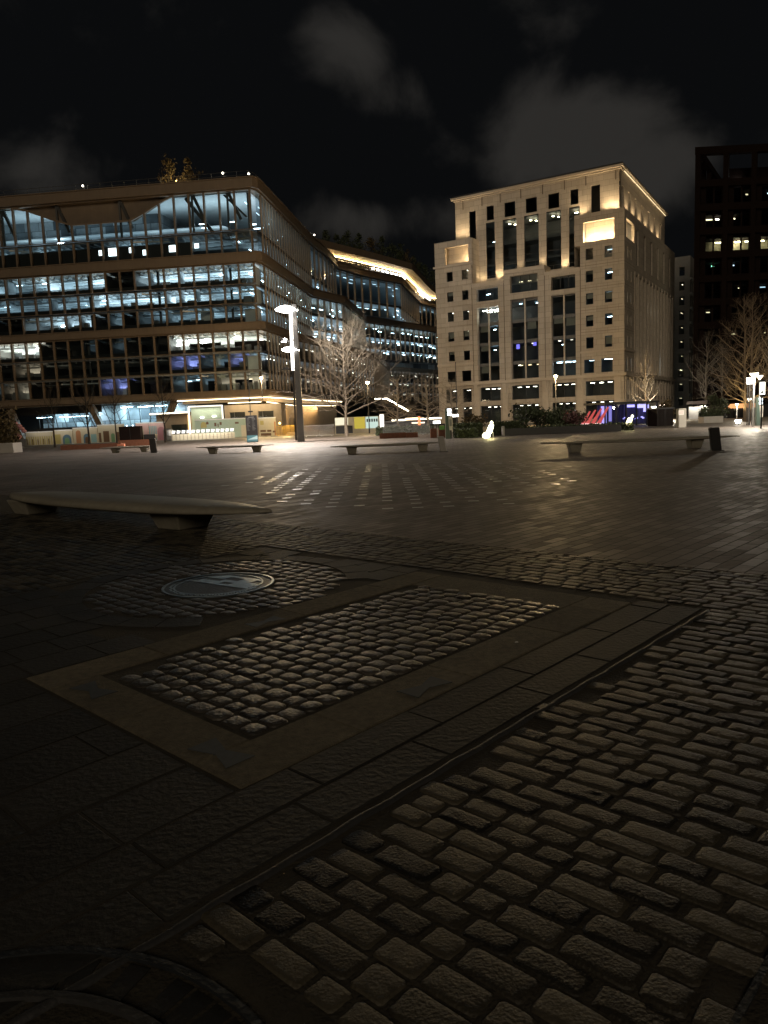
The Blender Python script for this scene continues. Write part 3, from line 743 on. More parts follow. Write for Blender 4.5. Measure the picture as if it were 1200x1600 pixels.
# terrace tops and returns of the projecting blocks
for a,b,z in ((-31.9,-24.9,31.1),(-7.6,0,31.6)): body.quad((a,0,z),(b,0,z),(b,3.2,z),(a,3.2,z)) if z<31.5 else body.quad((a,0,z),(b,0,z),(b,1.3,z),(a,1.3,z))
for a,b,z in ((-25.1,-19.4,23.5),(-19.4,-12.45,24.95),(-12.45,-6.7,23.8)): body.quad((a,0,z),(b,0,z),(b,3.2,z),(a,3.2,z))
body.quad((-24.9,0,23.5),(-24.9,3,23.5),(-24.9,3,31.1),(-24.9,0,31.1)); body.quad((-7.6,0,23.5),(-7.6,3,23.5),(-7.6,3,31.6),(-7.6,0,31.6))
body.quad((-25.1,0,27),(-24.9,0,27),(-24.9,3,27),(-25.1,3,27)); body.quad((-7.6,0,27),(-6.7,0,27),(-6.7,3,27),(-7.6,3,27))
body.quad((-19.4,0,23.5),(-19.4,3,23.5),(-19.4,3,24.95),(-19.4,0,24.95)); body.quad((-12.45,0,23.8),(-12.45,3,23.8),(-12.45,3,24.95),(-12.45,0,24.95))
body.quad((-31.9,0,0),(-31.9,0,31.1),(-31.9,40,31.1),(-31.9,40,0))
# loggia boxes
for a,b,z0,z1,fl in ((-31.7,-25.1,27.1,30.6,2.6),(-7.4,-.3,27.1,30.9,2.8)):
    body.quad((a,fl,z0),(b,fl,z0),(b,fl,z1),(a,fl,z1)); body.quad((a,.6,z0),(b,.6,z0),(b,fl,z0),(a,fl,z0)); body.quad((a,.6,z1),(b,.6,z1),(b,fl,z1),(a,fl,z1))
# upper set-back storeys
uh=[(-26.6,-25.4,31.3,36.1),(-5.8,-4.4,31.8,36.4)]
for a,b in ((-23.4,-22.1),(-20.2,-18.3),(-16.5,-14.6),(-12.7,-10.9),(-9.1,-7.8)): uh.append((a,b,34.1,36.4))
ST=[(-23.6,-22.0),(-20.6,-18.15),(-16.85,-14.35),(-13.1,-10.65),(-9.35,-7.62)]
for a,b in ST: uh.append((a,b,24.6,33.75))
wall(body,'x',3.,-29.2,-1.5,23.0,38.3,uh,.25)
for h_ in uh: twin('x',3.,*h_[:4],.2,0,2 if h_[2]<25 else 0)
body.quad((-29.2,3,23),(-29.2,3,38.3),(-29.2,38,38.3),(-29.2,38,23))
# side: lower block and setback storeys
SY=[3.9,8.65,14.0,19.3,24.7,30.0,35.5]
sh=[(1.3,6.4,27.5,30.3)]
for y in SY[1:]: sh+=[(y-.75,y+.75,24.4,29.9)]; twin('y',0,y-.75,y+.75,24.4,29.9,.3,0,1)
for e,f in ROWZ:
    for y in (1.9,4.3): sh.append((y-.35,y+.35,e+.2,f+.2)); twin('y',0,y-.35,y+.35,e+.2,f+.2,.2)
for y in (1.9,4.3): sh.append((y-.6,y+.6,7.6,9.7)); twin('y',0,y-.6,y+.6,7.6,9.7,.25)
for k in range(12):
    y=8.2+k*2.7
    sh.append((y-.92,y+.92,7.5,22.8)); twin('y',0,y-.92,y+.92,7.5,22.8,.4,0,4)
wall(body,'y',0,0,41,7,31.6,sh,.45)
sh=[]
for k in range(15):
    y=2.2+k*2.65; sh+=[(y-.75,y+.75,.4,3.2),(y-.75,y+.75,3.9,6.2)]
    twin('y',0,y-.75,y+.75,.4,3.2,.5,0,1); twin('y',0,y-.75,y+.75,3.9,6.2,.5)
wall(body,'y',0,0,41,0,7,sh,.55)
uy=[4.4,8.8,13.4,18.2,23.2,28.4,33.6]; sh=[(y-.7,y+.7,31.9,35.9) for y in uy]
wall(body,'y',-1.3,3,37.6,31,38.3,sh,.45)
for q in sh: twin('y',-1.3,*q,.4)
body.quad((0,0,31.6),(0,41,31.6),(-1.3,41,31.6),(-1.3,0,31.6))
body.quad((-31.9,41,0),(-31.9,41,31),(0,41,31),(0,41,0)); body.quad((-29.2,37.6,31),(-29.2,37.6,38.3),(-1.3,37.6,38.3),(-1.3,37.6,31))
tb(body,'wall')
mb=MB(); mb.box(-29.75,2.35,38.3,-.75,38.2,38.62).box(-29.4,2.7,38.05,-1.1,37.9,38.3); tb(mb,'cornice',M['stone2'])
mb=MB(); mb.box(-29.6,2.5,38.62,-.9,38,38.9); mb.box(-22,8,38.9,-8,28,40.5); tb(mb,'roof',M['dark'])
for k,(a,b,z,e,h_) in enumerate(((-32.3,.4,7.0,.4,.42),(-32.15,-24.7,27.0,.3,.3),(-32.0,-25.1,10.45,.16,.3),(-6.7,.16,10.75,.16,.3))):
    mb=MB().box(a,-e,z-h_/2,b,-.003,z+h_/2)
    if k in(0,3): mb.box(.003,-e,z-h_/2,e,41 if k==0 else 6.6,z+h_/2)
    tb(mb,'string_course',M['stone2'])
mb=MB()
for a,b,z in ((-25.1,-19.4,23.5),(-19.4,-12.45,24.95),(-12.45,-6.7,23.8)): mb.box(a+.02,-.12,z-.55,b-.02,-.003,z+.02)
tb(mb,'parapet',M['stone2'])
def jt(*q): tb(MB().box(*q),'joint',M['joint'])   # open joints of the cladding
for z in (13.55,16.9,20.25,23.6): jt(-31.88,-.004,z,-25.12,.02,z+.05); jt(-6.68,-.004,z+.25,0,.02,z+.3); jt(-.02,.02,z+.25,.004,6.8,z+.3)
for x in (-25.1,-19.4,-12.45,-6.7): jt(x-.06,-.005,7.2,x+.06,.02,23.4)
for x in (-27.7,-24.2,-20.9,-17.3,-13.6,-10,-6.6,-2): jt(x-.07,2.93,36.6,x+.07,3.02,38.0)

for x in (-30.9,-24.6,-19.4,-12.5,-6.8,-1.0): tb(MB().box(x-.5,-.14,.02,x+.5,-.003,6.75),'pilaster',M['stone2'])
for k in range(16): y=.9+k*2.65; tb(MB().box(.003,y-.35,.02,.16,y+.35,6.7),'pilaster',M['stone2'])
for k in range(13): y=6.85+k*2.7; tb(MB().box(.003,y-.26,7.25,.12,y+.26,23.2),'pilaster',M['stone2'])
for x in (-24.6,-19.4,-12.5,-6.8,-31.4):    # scrolled consoles under the ledge
    mb=MB(); mb.add([(x-.38,-.55,6.7),(x+.38,-.55,6.7),(x+.26,-.2,4.9),(x-.26,-.2,4.9),(x-.38,-.14,6.7),(x+.38,-.14,6.7),(x+.26,-.14,4.9),(x-.26,-.14,4.9)],[(0,3,2,1),(4,5,6,7),(0,1,5,4),(2,3,7,6),(1,2,6,5),(0,4,7,3)])
    tb(mb,'console',M['stone2'],bevel=.06)
TW.sort(key=lambda w:-w[0])
limited('window',[(f,(p,M['pane_dark'],'pane')) for _,f,p in TW],M['dark'],T,world=False)
# rooms behind the openings
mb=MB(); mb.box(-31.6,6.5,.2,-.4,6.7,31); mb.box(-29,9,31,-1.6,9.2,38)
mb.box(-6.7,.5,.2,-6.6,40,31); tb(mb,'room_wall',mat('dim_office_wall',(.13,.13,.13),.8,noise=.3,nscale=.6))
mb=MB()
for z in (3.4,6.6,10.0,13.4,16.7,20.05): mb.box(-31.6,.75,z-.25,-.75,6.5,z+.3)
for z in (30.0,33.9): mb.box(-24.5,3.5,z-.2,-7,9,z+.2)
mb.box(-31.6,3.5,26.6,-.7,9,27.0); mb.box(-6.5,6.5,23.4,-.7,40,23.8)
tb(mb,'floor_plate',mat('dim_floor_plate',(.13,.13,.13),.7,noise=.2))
def tl(x0,x1,y,z,col,s,w=.12): tb(MB().box(x0,y,z,x1,y+w,z+.05),'ceiling_light',gl(col,s))
for x in (-23.5,-21.4): tl(x,x+.7,2.5,21.9,COOL,60); 
for x in (-23.9,-22.6,-21.5): tl(x,x+.9,1.6,19.1,(1.,.95,.8),95); tl(x,x+.9,3.6,19.1,(1.,.95,.8),70)
for x,z in ((-22.2,15.9),(-22.2,12.5)): tl(x,x+.35,2.2,z,COOL,70)
for x in (-17.8,-16.3,-14.8): tl(x,x+.6,3.,23.3,(1.,.85,.5),10); tl(x,x+.5,2.6,9.6,WARM,9)
tl(-17.5,-17.0,2.,19.6,COOL,14); tl(-15,-14.3,3,19.6,COOL,20)
for x,z in ((-17.9,12.3),(-15.0,12.6)): tb(MB().box(x,1.4,z,x+.55,1.5,z+.75),'lit_screen',gl((.25,.22,1.),1.6))
for x in (-11.2,-9.8,-8.6): tl(x,x+.9,2.,9.55,COOL,42)
tl(-10.4,-10.1,2,12.4,COOL,30); tl(-9.2,-9,3,15.8,COOL,20)
for z in (26.0,19.3,15.95,22.6,12.6): tl(-2.8,-2.1,1.2,z,COOL,{26.0:5,19.3:50,22.6:30}.get(z,38))
tl(-3.3,-2.2,1.3,9.5,COOL,75); tl(-5.6,-5,1.6,19.2,WW,14); tl(-5.9,-5,2.,9.5,COOL,10)
for x in (-29.4,-26.5): tl(x,x+.6,1.3,19.3,WW,22)
tl(-26.4,-25.9,1.2,26.1,WW,25); tl(-26.6,-25.9,1.2,16.,WW,20)
for x0,x1 in ((-20.4,-18.3),(-16.7,-14.5),(-12.9,-10.8)):
    for k in range(3): tl(x0+.3+k*.6,x0+.55+k*.6,4.6+k*.9,33.3,(1.,.85,.55),60,.25)
tl(-9.,-8.5,5,33.3,(1.,.8,.5),50,.25); tl(-23.2,-22.6,5,30.9,COOL,20)
for a,b,c,s in ((-23.8,-20.5,WW,26),(-18.,-14.,WW,20),(-11.2,-7.8,WW,15),(-5.8,-1.7,(1.,.9,.7),50),(-30,-26,WW,16)):
    n=3
    for k in range(n): tl(a+(b-a)*k/n+.2,a+(b-a)*k/n+.8,1.6,5.95,c,s)
    for k in range(3): tl(a+(b-a)*k/3+.2,a+(b-a)*k/3+.7,2.4,2.9,WW,16)
for y in (16.4,19.1,21.8,24.5): tb(MB().box(-1.2,y-.3,17.9,-1.1,y+.3,18.7),'lit_screen',gl((1.,.92,.75),2.))
tb(MB().box(-1.1,27,7.6,-1.,28,11),'lit_screen',gl((.8,.95,1.),1.6))
rb=random.Random(12); bm=mat('window_blind',(.42,.39,.33),.8)
for e,f in ROWZ:
    for a,b,o_ in ((-29.75,-28.6,0),(-26.9,-25.75,0),(-5.85,-4.7,.3),(-2.95,-1.8,.3)):
        if rb.random()<.45: tb(MB().box(a+.08,.36,f+o_-rb.uniform(.4,1.2),b-.08,.38,f+o_-.06),'blind',bm)
for x0 in (-18.2,-15.8,-11.3,-9.3,-24.1):
    for z in (10.1,13.5,16.8):
        if rb.random()<.5: tb(MB().box(x0,1.05,z-.2-rb.uniform(.5,1.8),x0+1.5,1.08,z-.3),'blind',bm); 
        if rb.random()<.5: tl(x0+.3,x0+.7,2.2,z-.45,rb.choice((COOL,WW)),rb.uniform(4,14))
# uplights on the terraces and in the loggias
mbu=[]
def up(x,y,z,p,tx,ty,tz,ang=95):
    o=tb(MB().lathe([(.09,0),(.11,.2)],10,(x,y,z)),'uplight',gl((1.,.76,.42),30.))
    l=light('SPOT',(0,0,0),p,(1.,.74,.42),T,size=.08,spot=math.radians(ang),blend=.8)
    l.location=(x,y,z+.24); l.rotation_euler=(Vector((tx,ty,tz))-l.location).to_track_quat('-Z','Y').to_euler()
for x in (-21.25,-17.5,-13.7,-10.0): up(x,2.3,{-21.25:23.55}.get(x,25.0 if x<-12.45 else 23.85),{-21.25:700,-17.5:140,-13.7:230,-10.0:700}[x],x,2.95,34)
up(-24.2,2.3,23.55,350,-24.2,2.9,33)
for x in (-28.5,-27.2): up(x,1.6,31.15,420,x,3.1,37.5,110)
for x in (-7.2,-3.2,-1.9): up(x,1.9 if x<-2 else 2.2,31.65,560,x,3.1,38,120)
for y in (6.5,11.,15.8,20.7,25.8,31.): up(-.5,y,31.65,420,-1.4,y,38,110)
for x0,x1,y,z,p in ((-29.8,-25.6,1.2,30.25,0),):
    pass
for x,y,z,p in ((-5.3,1.6,27.5,900),(-2.4,1.6,27.5,900),(-26.3,1.5,27.45,420),(-.8,4.,27.5,350)):
    o=tb(MB().lathe([(.1,0),(.1,.12)],10,(x,y,z-.2)),'uplight',gl((1.,.76,.42),30.))
    l=light('POINT',(0,0,0),p,(1.,.74,.40),T,size=.15); l.location=(x,y,z+.55)
for y0,y1 in ((4,12),(12,20),(20,28),(28,37)):       # warm cove line under the eaves on the side
    tb(MB().box(-1.05,y0+.2,37.95,-.95,y1-.2,38.0),'cove_light',gl((1.,.76,.42),1.6))
mb=MB()
for pp_ in (((-31.6,.3),(-25.2,.3),28.3),((-6.1,.3),(-1.6,.3),28.4)):
    mb.tube([(*pp_[0],pp_[2]),(*pp_[1],pp_[2])],.025,5)
for a,b,z in ((-25,-19.5,23.5),(-19.3,-12.5,24.95),(-12.4,-7.7,23.8)):
    mb.tube([(a,.9,z+1.05),(b,.9,z+1.05)],.02,5)
    for k in range(5): mb.tube([(a+(b-a)*k/4,.9,z),(a+(b-a)*k/4,.9,z+1.05)],.015,4)
tb(mb,'railing',M['steel'])

# ------------------------------------------------------------------ pale building behind it
W=thing('stone_office_building','narrow pale office building with white floor bands, seen behind the uplit stone one','office building',(72.5,175,0),math.atan2(-.521,.853))
mb=MB(); hh=[]
for k in range(9):
    for j in range(6): hh.append((.6+j*2.6,2.6+j*2.6,1.5+k*3.3,4.1+k*3.3))
wall(mb,'y',0,0,18,0,34,hh,.3); 
h2=[(-9+j*2.2,-7.8+j*2.2,2+k*3.3,4+k*3.3) for k in range(10) for j in range(4)]
wall(mb,'x',0,-12,0,0,36,h2,.3); mb.quad((-12,0,36),(0,0,36),(0,18,36),(-12,18,36)); mb.quad((0,0,34),(0,0,36),(0,18,36),(0,18,34))
mb.build('wall',M['concrete'],W)
for k in range(10): MB().box(.003,-.2,.95+k*3.3,.4,18,1.4+k*3.3).build('floor_band',M['white'],W)
it=[]
for a,b,e,f in hh:
    fr=MB(); fr.box(-.3,a,e,-.22,a+.08,f).box(-.3,(a+b)/2-.05,e,-.22,(a+b)/2+.05,f).box(-.3,b-.08,e,-.22,b,f); p=MB().quad((-.29,a,e),(-.29,b,e),(-.29,b,f),(-.29,a,f)); it.append((fr,(p,M['pane_dark'],'pane')))
for a,b,e,f in h2:
    fr=MB(); fr.box(a,.22,e,a+.06,.3,f).box(b-.06,.22,e,b,.3,f); p=MB().quad((a,.29,e),(b,.29,e),(b,.29,f),(a,.29,f)); it.append((fr,(p,M['pane_dark'],'pane')))
limited('window',it,M['grey'],W,world=False)
MB().box(-11.5,4,.2,-4,17.8,33).build('room_wall',M['roomwall'],W)
for k in range(9):
    for j in range(2): MB().box(-2.2,1+j*5.2+rl.uniform(0,2),3.7+k*3.3,-2.1,3.4+j*5.2,3.76+k*3.3).build('ceiling_light',gl((1.,.82,.5),9. if k in(8,2) else 3.),W)

# ------------------------------------------------------------------ rusted steel frame tower
R=thing('steel_frame_tower','dark rusty steel framed office tower with an open frame on its roof','office tower',(56.6,135,0),math.radians(-1.5))
mb=MB(); NC=9; PX=4.85
cols=[.45+i*PX for i in range(NC)]
mb=MB()
for x in cols: mb.box(x-.45,-.1,0,x+.45,.8,46.2)
for j in range(1,7): mb.box(0,j*PX-.45,0,.8,j*PX+.45,46.2)
tw=mb.build('column',M['rust'],R)
mb=MB()
for k in range(10): z=3.2+k*4.05; mb.box(-.0,-.05,z,NC*PX,.75,z+1.2); mb.box(0.05,.76,z,.75,6*PX,z+1.2)
mb.box(-.05,-.15,45.0,NC*PX,.85,46.25); mb.box(-.05,.86,45.0,.85,6*PX+.5,46.25); mb.box(.86,6*PX-.4,45.0,NC*PX,6*PX+.5,46.25)
mb.build('beam',M['rust'],R)
mb=MB(); mb.box(4.3,3.2,39.7,NC*PX,20,43.4); mb.box(1.,9,.2,NC*PX,9.2,39.6)
mb.build('penthouse',M['rust'],R)
mb=MB()
for k in range(10): mb.box(.85,.9,3.0+k*4.05-.3,NC*PX,9,3.0+k*4.05)
mb.build('floor_plate',M['rust'],R)
it=[]
for k in range(9):
    for i in range(4):
        z0=4.42+k*4.05; z1=z0+2.8; x0=cols[i]+.46; x1=cols[i+1]-.46
        f=MB(); f.box(x0,.5,z0,x0+.9,.7,z1).box(x1-.35,.5,z0,x1,.7,z1).box((x0+x1)/2+.15,.5,z0,(x0+x1)/2+.45,.7,z1)
        p=MB().quad((x0,.6,z0),(x1,.6,z0),(x1,.6,z1),(x0,.6,z1)); it.append((f,(p,M['pane_dark'],'pane')))
limited('window',it,M['rust'],R,world=False)
mb=MB()
mb.box(.9,3.6,4.4+6*4.05,16,3.7,6.7+6*4.05)
mb.build('room_wall',mat('dim_warm_wall',(.3,.27,.2),.8,noise=.4,nscale=1.2),R)
def rlit(i,k,a,b,s,col=(1.,.86,.5),y=2.6): MB().box(cols[i]+a,y,4.42+k*4.05+1.9,cols[i]+b,y+.5,4.42+k*4.05+2.0).build('ceiling_light',gl(col,s*.55),R)
rlit(3,7,1,1.5,8); rlit(2,8,2,2.3,5,COOL); rlit(2,5,3,3.5,6); rlit(1,4,2,2.3,5); rlit(3,3,1,1.4,6,WW); rlit(2,2,2,2.5,4); rlit(0,6,2.6,3.8,30); rlit(1,6,1.2,2.4,75); rlit(1,6,3,3.6,25); rlit(2,6,.8,1.6,40); rlit(2,6,3.2,4.2,75); rlit(3,6,1,2,40)
rlit(0,7,.8,2.,7); rlit(0,7,2.6,3.2,24,(1,.9,.7)); rlit(1,7,.7,1.2,10); rlit(1,8,3,3.4,3); rlit(0,5,2.,2.4,14,(.3,1.,.6)); rlit(1,5,.6,1.2,6,COOL); rlit(1,2,.6,1.6,5); rlit(0,3,1.2,1.8,4); rlit(2,4,1,2,3,COOL)
mb=MB(); mb.box(6.2,2.9,40.8,7.6,3.15,41.5); mb.build('lit_screen',gl((.95,1.,1.),5.),R)

for q in R.children_recursive:                           # the tower's flank runs back along the same lane as the stone building
    for v in q.data.vertices: v.co.x+=.62*v.co.y

# ------------------------------------------------------------------ benches
def bench(label,c,ang,L,Wd,h=.42,th=.15,legs=(-.3,.3),lw=.55,group='long pointed granite benches on the square'):
    """lens shaped slab on two tapering feet; ang is the heading of its long axis"""
    o=thing('granite_bench',label,'bench',(c[0],c[1],0),ang,group)
    mb=MB(); n=36; K=10; oo=0
    prof=[]                                              # cross section: rounded edge, slightly crowned top
    for j in range(K):
        a=2*PI*j/K; prof.append((math.cos(a),math.sin(a)))
    for i in range(n+1):
        t=-1+2*i/n; x=t*L/2; w=Wd/2*max(.012,(1-abs(t)**3.2))**.8; e=th/2*(.45+.55*(1-abs(t)**4)) 
        for cx,cz in prof:
            y=w*math.copysign(abs(cx)**.55,cx); z=e*math.copysign(abs(cz)**.75,cz)
            z=h-th/2+z*(.85 if cz<0 else 1)+(.02*(1-(y/max(w,.01))**2) if cz>0 else 0)
            if cz<0: z+= .05*(abs(t)**3)
            mb.v.append((x,y,z))
    for i in range(n):
        for j in range(K):
            a=i*K+j; b=i*K+(j+1)%K; mb.f.append((a,b,b+K,a+K))
    mb.f.append(tuple(range(K-1,-1,-1))); mb.f.append(tuple(n*K+j for j in range(K)))
    mb.build('seat',M['granite'],o,smooth=True)
    for f in legs:
        x=f*L; a,b=lw/2,lw/2*.72; y0,y1=Wd*.30,Wd*.22; z=h-th*.7
        mb=MB(); mb.add([(x-b,-y1,0),(x+b,-y1,0),(x+b,y1,0),(x-b,y1,0),(x-a,-y0,z),(x+a,-y0,z),(x+a,y0,z),(x-a,y0,z)],[(3,2,1,0),(4,5,6,7),(0,1,5,4),(1,2,6,5),(2,3,7,6),(3,0,4,7)])
        mb.build('leg',M['granite'],o,bevel=.02)
    return o
def bench_px(label,x0,x1,yb,lx,turn=0.,Wd=1.1,h=.42,th=.12):
    Y=pz((lx[0]+lx[1])/2,yb).y+.25; a,b=atx(x0,Y),atx(x1,Y); L=(b-a).length; c=(a+b)/2
    lg=[(atx(l,Y).x-c.x)/L for l in lx]
    return bench(label,c,turn,L,Wd,h,th,lg,.5)
bench_px('short granite bench with a dark leaning slab at its end, before the rusty planters',153,243,707.2,(178,224),-.03)
bench_px('middle-sized granite bench in front of the map sign',303,426,707.8,(330,399),-.02)
bench_px('granite bench with a pale leaning slab at its end, near the lamp column',513,688,707.6,(548,659),-.02)
bench_px('longest granite bench, with a black upright slab before its end',845,1153,704.,(898,1084),-.05,1.2,.44)
fbL=Vector((-7.75,15.45)); fbR=Vector((-1.66,10.55)); d=fbR-fbL
bench('big mossy granite bench near the viewer beside the cobbles',(fbL+fbR)/2,math.atan2(d.y,d.x),d.length+.1,1.3,.42,.19,(-.38,.237),.78)
def slab_sign(x,yb,w,h,lean,label,m_):
    p=pz(x,yb); o=thing('leaning_slab',label,'slab marker',(p.x,p.y,0),0)
    mb=MB(); mb.add([(-w/2,-.09,0),(w/2,-.09,0),(w/2,.09,0),(-w/2,.09,0),(-w/2+lean,-.09,h),(w/2+lean,-.09,h),(w/2+lean,.09,h),(-w/2+lean,.09,h)],[(3,2,1,0),(4,5,6,7),(0,1,5,4),(1,2,6,5),(2,3,7,6),(3,0,4,7)])
    mb.build('slab_body',m_,o,bevel=.04); MB().box(-w/2-.05,-.16,0,w/2+.05,.16,.02).build('foot_plate',M['dark'],o); return o
slab_sign(1119,704,.36,.84,-.10,'black upright slab standing in front of the longest bench',M['black'])
slab_sign(693,706,.30,.72,-.12,'pale grey leaning slab at the end of the bench near the lamp column',M['concrete'])
slab_sign(241,707.5,.42,.95,-.06,'dark grey leaning slab at the end of the shortest bench',M['dark'])

# ------------------------------------------------------------------ tall lamp column
LX,LY=-6.75,62.8
o=thing('lamp_column','tall square lamp column with bright reflectors, the brightest light on the square','lamp column',(LX,LY,0))
MB().add([(-.28,-.28,0),(.28,-.28,0),(.28,.28,0),(-.28,.28,0),(-.17,-.17,11.3),(.17,-.17,11.3),(.17,.17,11.3),(-.17,.17,11.3)],[(3,2,1,0),(4,5,6,7),(0,1,5,4),(1,2,6,5),(2,3,7,6),(3,0,4,7)]).build('column',M['grey'],o)
MB().beam((-.36,-.03,5.95),(-.30,-.03,11.1),.24,.3).build('glowing_pole_face',gl((1.,.94,.85),5.),o)  # glow stands in for lamp light grazing the column face
MB().beam((-.42,0,.1),(-.36,0,5.9),.14,.2).build('cable_duct',M['dark'],o)
def reflector(z,k):
    mb=MB(); n=14; K=5
    for i in range(n+1):
        t=i/n; x=-1.35*k+t*1.6*k; w=.55*k*math.sin(PI*min(1,max(.03,t)))**.7; h=.38*k*math.sin(PI*min(1,max(.0,t*.86+.1)))
        for j in range(K): y=-w+2*w*j/(K-1); mb.v.append((x,y,z-.16*k+h*(1-(2*j/(K-1)-1)**2*.5)-t*.12))
        for j in range(K): y=w-2*w*j/(K-1); mb.v.append((x,y,z-.16*k-.2*k*(1-(2*j/(K-1)-1)**2)*math.sin(PI*t)))
    for i in range(n):
        for j in range(2*K): a=i*2*K+j; b=i*2*K+(j+1)%(2*K); mb.f.append((a,a+2*K,b+2*K,b))
    mb.build('reflector',gl((1.,.95,.87),30.),o,smooth=True)  # reflectors emit by themselves, in place of light bounced from the projectors
reflector(11.05,1.15); reflector(7.75,.9)
for z in (8.35,6.0): MB().box(-1.25,-.2,z,-.2,.2,z+.09).box(-1.2,-.16,z+.09,-.75,.16,z+.22).build('projector',M['dark'],o)
MB().box(-1.2,-.15,8.28,-.8,.15,8.345).build('projector_lens',gl((1.,.95,.87),12.),o)
light('SPOT',(LX-.9,LY,10.6),32000,(1.,.87,.76),o,rot=(0,0,0),size=.35,spot=math.radians(164),blend=.6)
light('SPOT',(LX-1.,LY,7.3),2500,(1.,.9,.8),o,size=.3,spot=math.radians(165),blend=.6,rot=(0,0,0))
light('SPOT',(LX-.9,LY-.3,8.6),50000,(1.,.91,.80),o,size=.3,spot=math.radians(44),blend=1.,target=(19,128,17))  # extra spot added to brighten the stone building's front

# ------------------------------------------------------------------ other street lamps
def globe_lamp(name,x,y,Y,label,power,col=(1.,.7,.34),style='lantern',es=60,size=.22,group='street lamps along the road'):
    p=py(x,y,Y); o=thing(name,label,'street lamp',(p.x,Y,0),0,group); h=p.z
    if style=='lantern':
        MB().tube([(0,0,0),(0,0,.9),(0,0,h-.25)],[.09,.07,.05],8).build('pole',M['dark'],o)
        MB().lathe([(.05,-.22),(.17,-.18),(.22,.02),(.1,.05)],10,(0,0,h)).build('lantern',gl(col,es),o,smooth=True)
        MB().lathe([(.26,.055),(.2,.14),(.03,.24)],10,(0,0,h)).build('hood',M['dark'],o)
        light('POINT',(p.x,Y-.35,h-.1),power,col,o,size=.2)
    else:                                               # glowing cone on a post
        MB().tube([(0,0,0),(0,0,h-.3)],[.07,.05],8).build('pole',M['steel'],o)
        MB().lathe([(.05,-.42*size*3),(.12*size*3,-.2*size*3),(.38*size*3,.12*size*3),(.33*size*3,.16*size*3)],12,(0,0,h)).build('lantern',gl(col,es),o,smooth=True)
        MB().lathe([(.42*size*3,.165*size*3),(.1*size*3,.24*size*3)],12,(0,0,h)).build('hood',M['grey'],o)
        light('POINT',(p.x,Y-.5,h-.2),power,col,o,size=.2)
    return o
globe_lamp('street_lamp',408,590,106,'amber street lamp in front of the glass building corner, left of the lamp column',6500)
globe_lamp('street_lamp',574,597,88,'amber street lamp behind the big bare tree',1300)
globe_lamp('street_lamp',868,587,92,'amber street lamp in front of the tall dark glazing of the stone building',9500)
for x,y,Y,lb in ((1022,637,96,'first cone lamp left of three by the brick shed'),(1035.5,634,101,'highest of three cone lamps by the brick shed'),(1046,641,92,'lowest of three cone lamps, next to the white pillar')):
    globe_lamp('post_lamp',x,y,Y,lb,1700,(1.,.9,.72),'cone',26,.32,'cone topped post lamps')
o=globe_lamp('post_lamp',1178.5,586,53.5,'tall slim post lamp with flared white head beside the uplit tree',2600,(1.,.88,.7),'cone',7,.26,'cone topped post lamps')
globe_lamp('post_lamp',1187,589,60,'post lamp half hidden behind the taller one, by the lit poster',260,(1.,.88,.7),'cone',7,.22,'cone topped post lamps')
globe_lamp('post_lamp',1171,624,66,'low cone lamp between the uplit trunk and the slim post lamp',250,(1.,.88,.7),'cone',7,.17,'cone topped post lamps')
globe_lamp('post_lamp',1151.5,632,75,'tiny cone lamp before the orange shop strip',250,(1.,.88,.7),'cone',12,.14,'cone topped post lamps')
globe_lamp('post_lamp',1098.5,636,95,'distant cone lamp beyond the concrete planter',50,(1.,.95,.8),'cone',12,.28,'cone topped post lamps')
p=pz(1153,664); o=thing('ground_spotlight','small bright ground spotlight at the foot of the uplit tree','spotlight',p)
MB().lathe([(.06,0),(.1,.1),(.24,.34)],10).build('lamp_body',M['dark'],o,smooth=True); MB().lathe([(.12,.12),(.25,.36),(.24,.38)],10).build('lens',gl((1.,.93,.8),30.),o)
# lattice box of floodlights near the slim lamp
p=py(1172,594,58); o=thing('floodlight_cluster','box of white floodlights on a dark mast, between tree trunk and slim lamp','floodlight',(p.x,58,0))
MB().tube([(0,0,0),(0,0,p.z-.3)],.05,6).tube([(.18,0,0),(.18,0,p.z-.3)],.03,6).tube([(-.18,0,0),(-.18,0,p.z-.3)],.03,6).build('mast',M['dark'],o)
for i in range(2):
    for j in range(2): MB().box(-.22+i*.24,-.1,p.z-.28+j*.26,-.03+i*.24,.1,p.z-.07+j*.26).build('flood_lamp',gl((1.,.93,.82),12.),o)

# ------------------------------------------------------------------ trees
def branch_set(mb,p,d,L,r,lev,rg,nsub,droop=0.,up=.15,n=3):
    pts=[Vector(p)]; rr=[r]; v=Vector(d).normalized(); K=4 if lev<2 else 3
    for i in range(K):
        v=(v+Vector((rg.gauss(0,.16),rg.gauss(0,.16),rg.gauss(0,.12)+up*.5))).normalized(); pts.append(pts[-1]+v*L/K); rr.append(r*(1-.75*(i+1)/K))
    mb.tube(pts,rr,5 if lev==0 else n,cap=False)
    if lev<len(nsub):
        for k in range(nsub[lev]):
            t=.22+.76*(k+rg.random()*.6)/nsub[lev]; i=min(K-1,int(t*K)); f=t*K-i
            q=pts[i].lerp(pts[i+1],min(1,f)); ax=(pts[i+1]-pts[i]).normalized()
            side=ax.orthogonal().normalized(); side.rotate(Matrix.Rotation(rg.uniform(0,2*PI),3,ax))
            branch_set(mb,q,ax*.75+side*rg.uniform(.6,1.1)+Vector((0,0,up)),L*rg.uniform(.36,.6)*(1.1-.5*t),max(.006,r*.45*(1-.6*t)),lev+1,rg,nsub,droop,up)
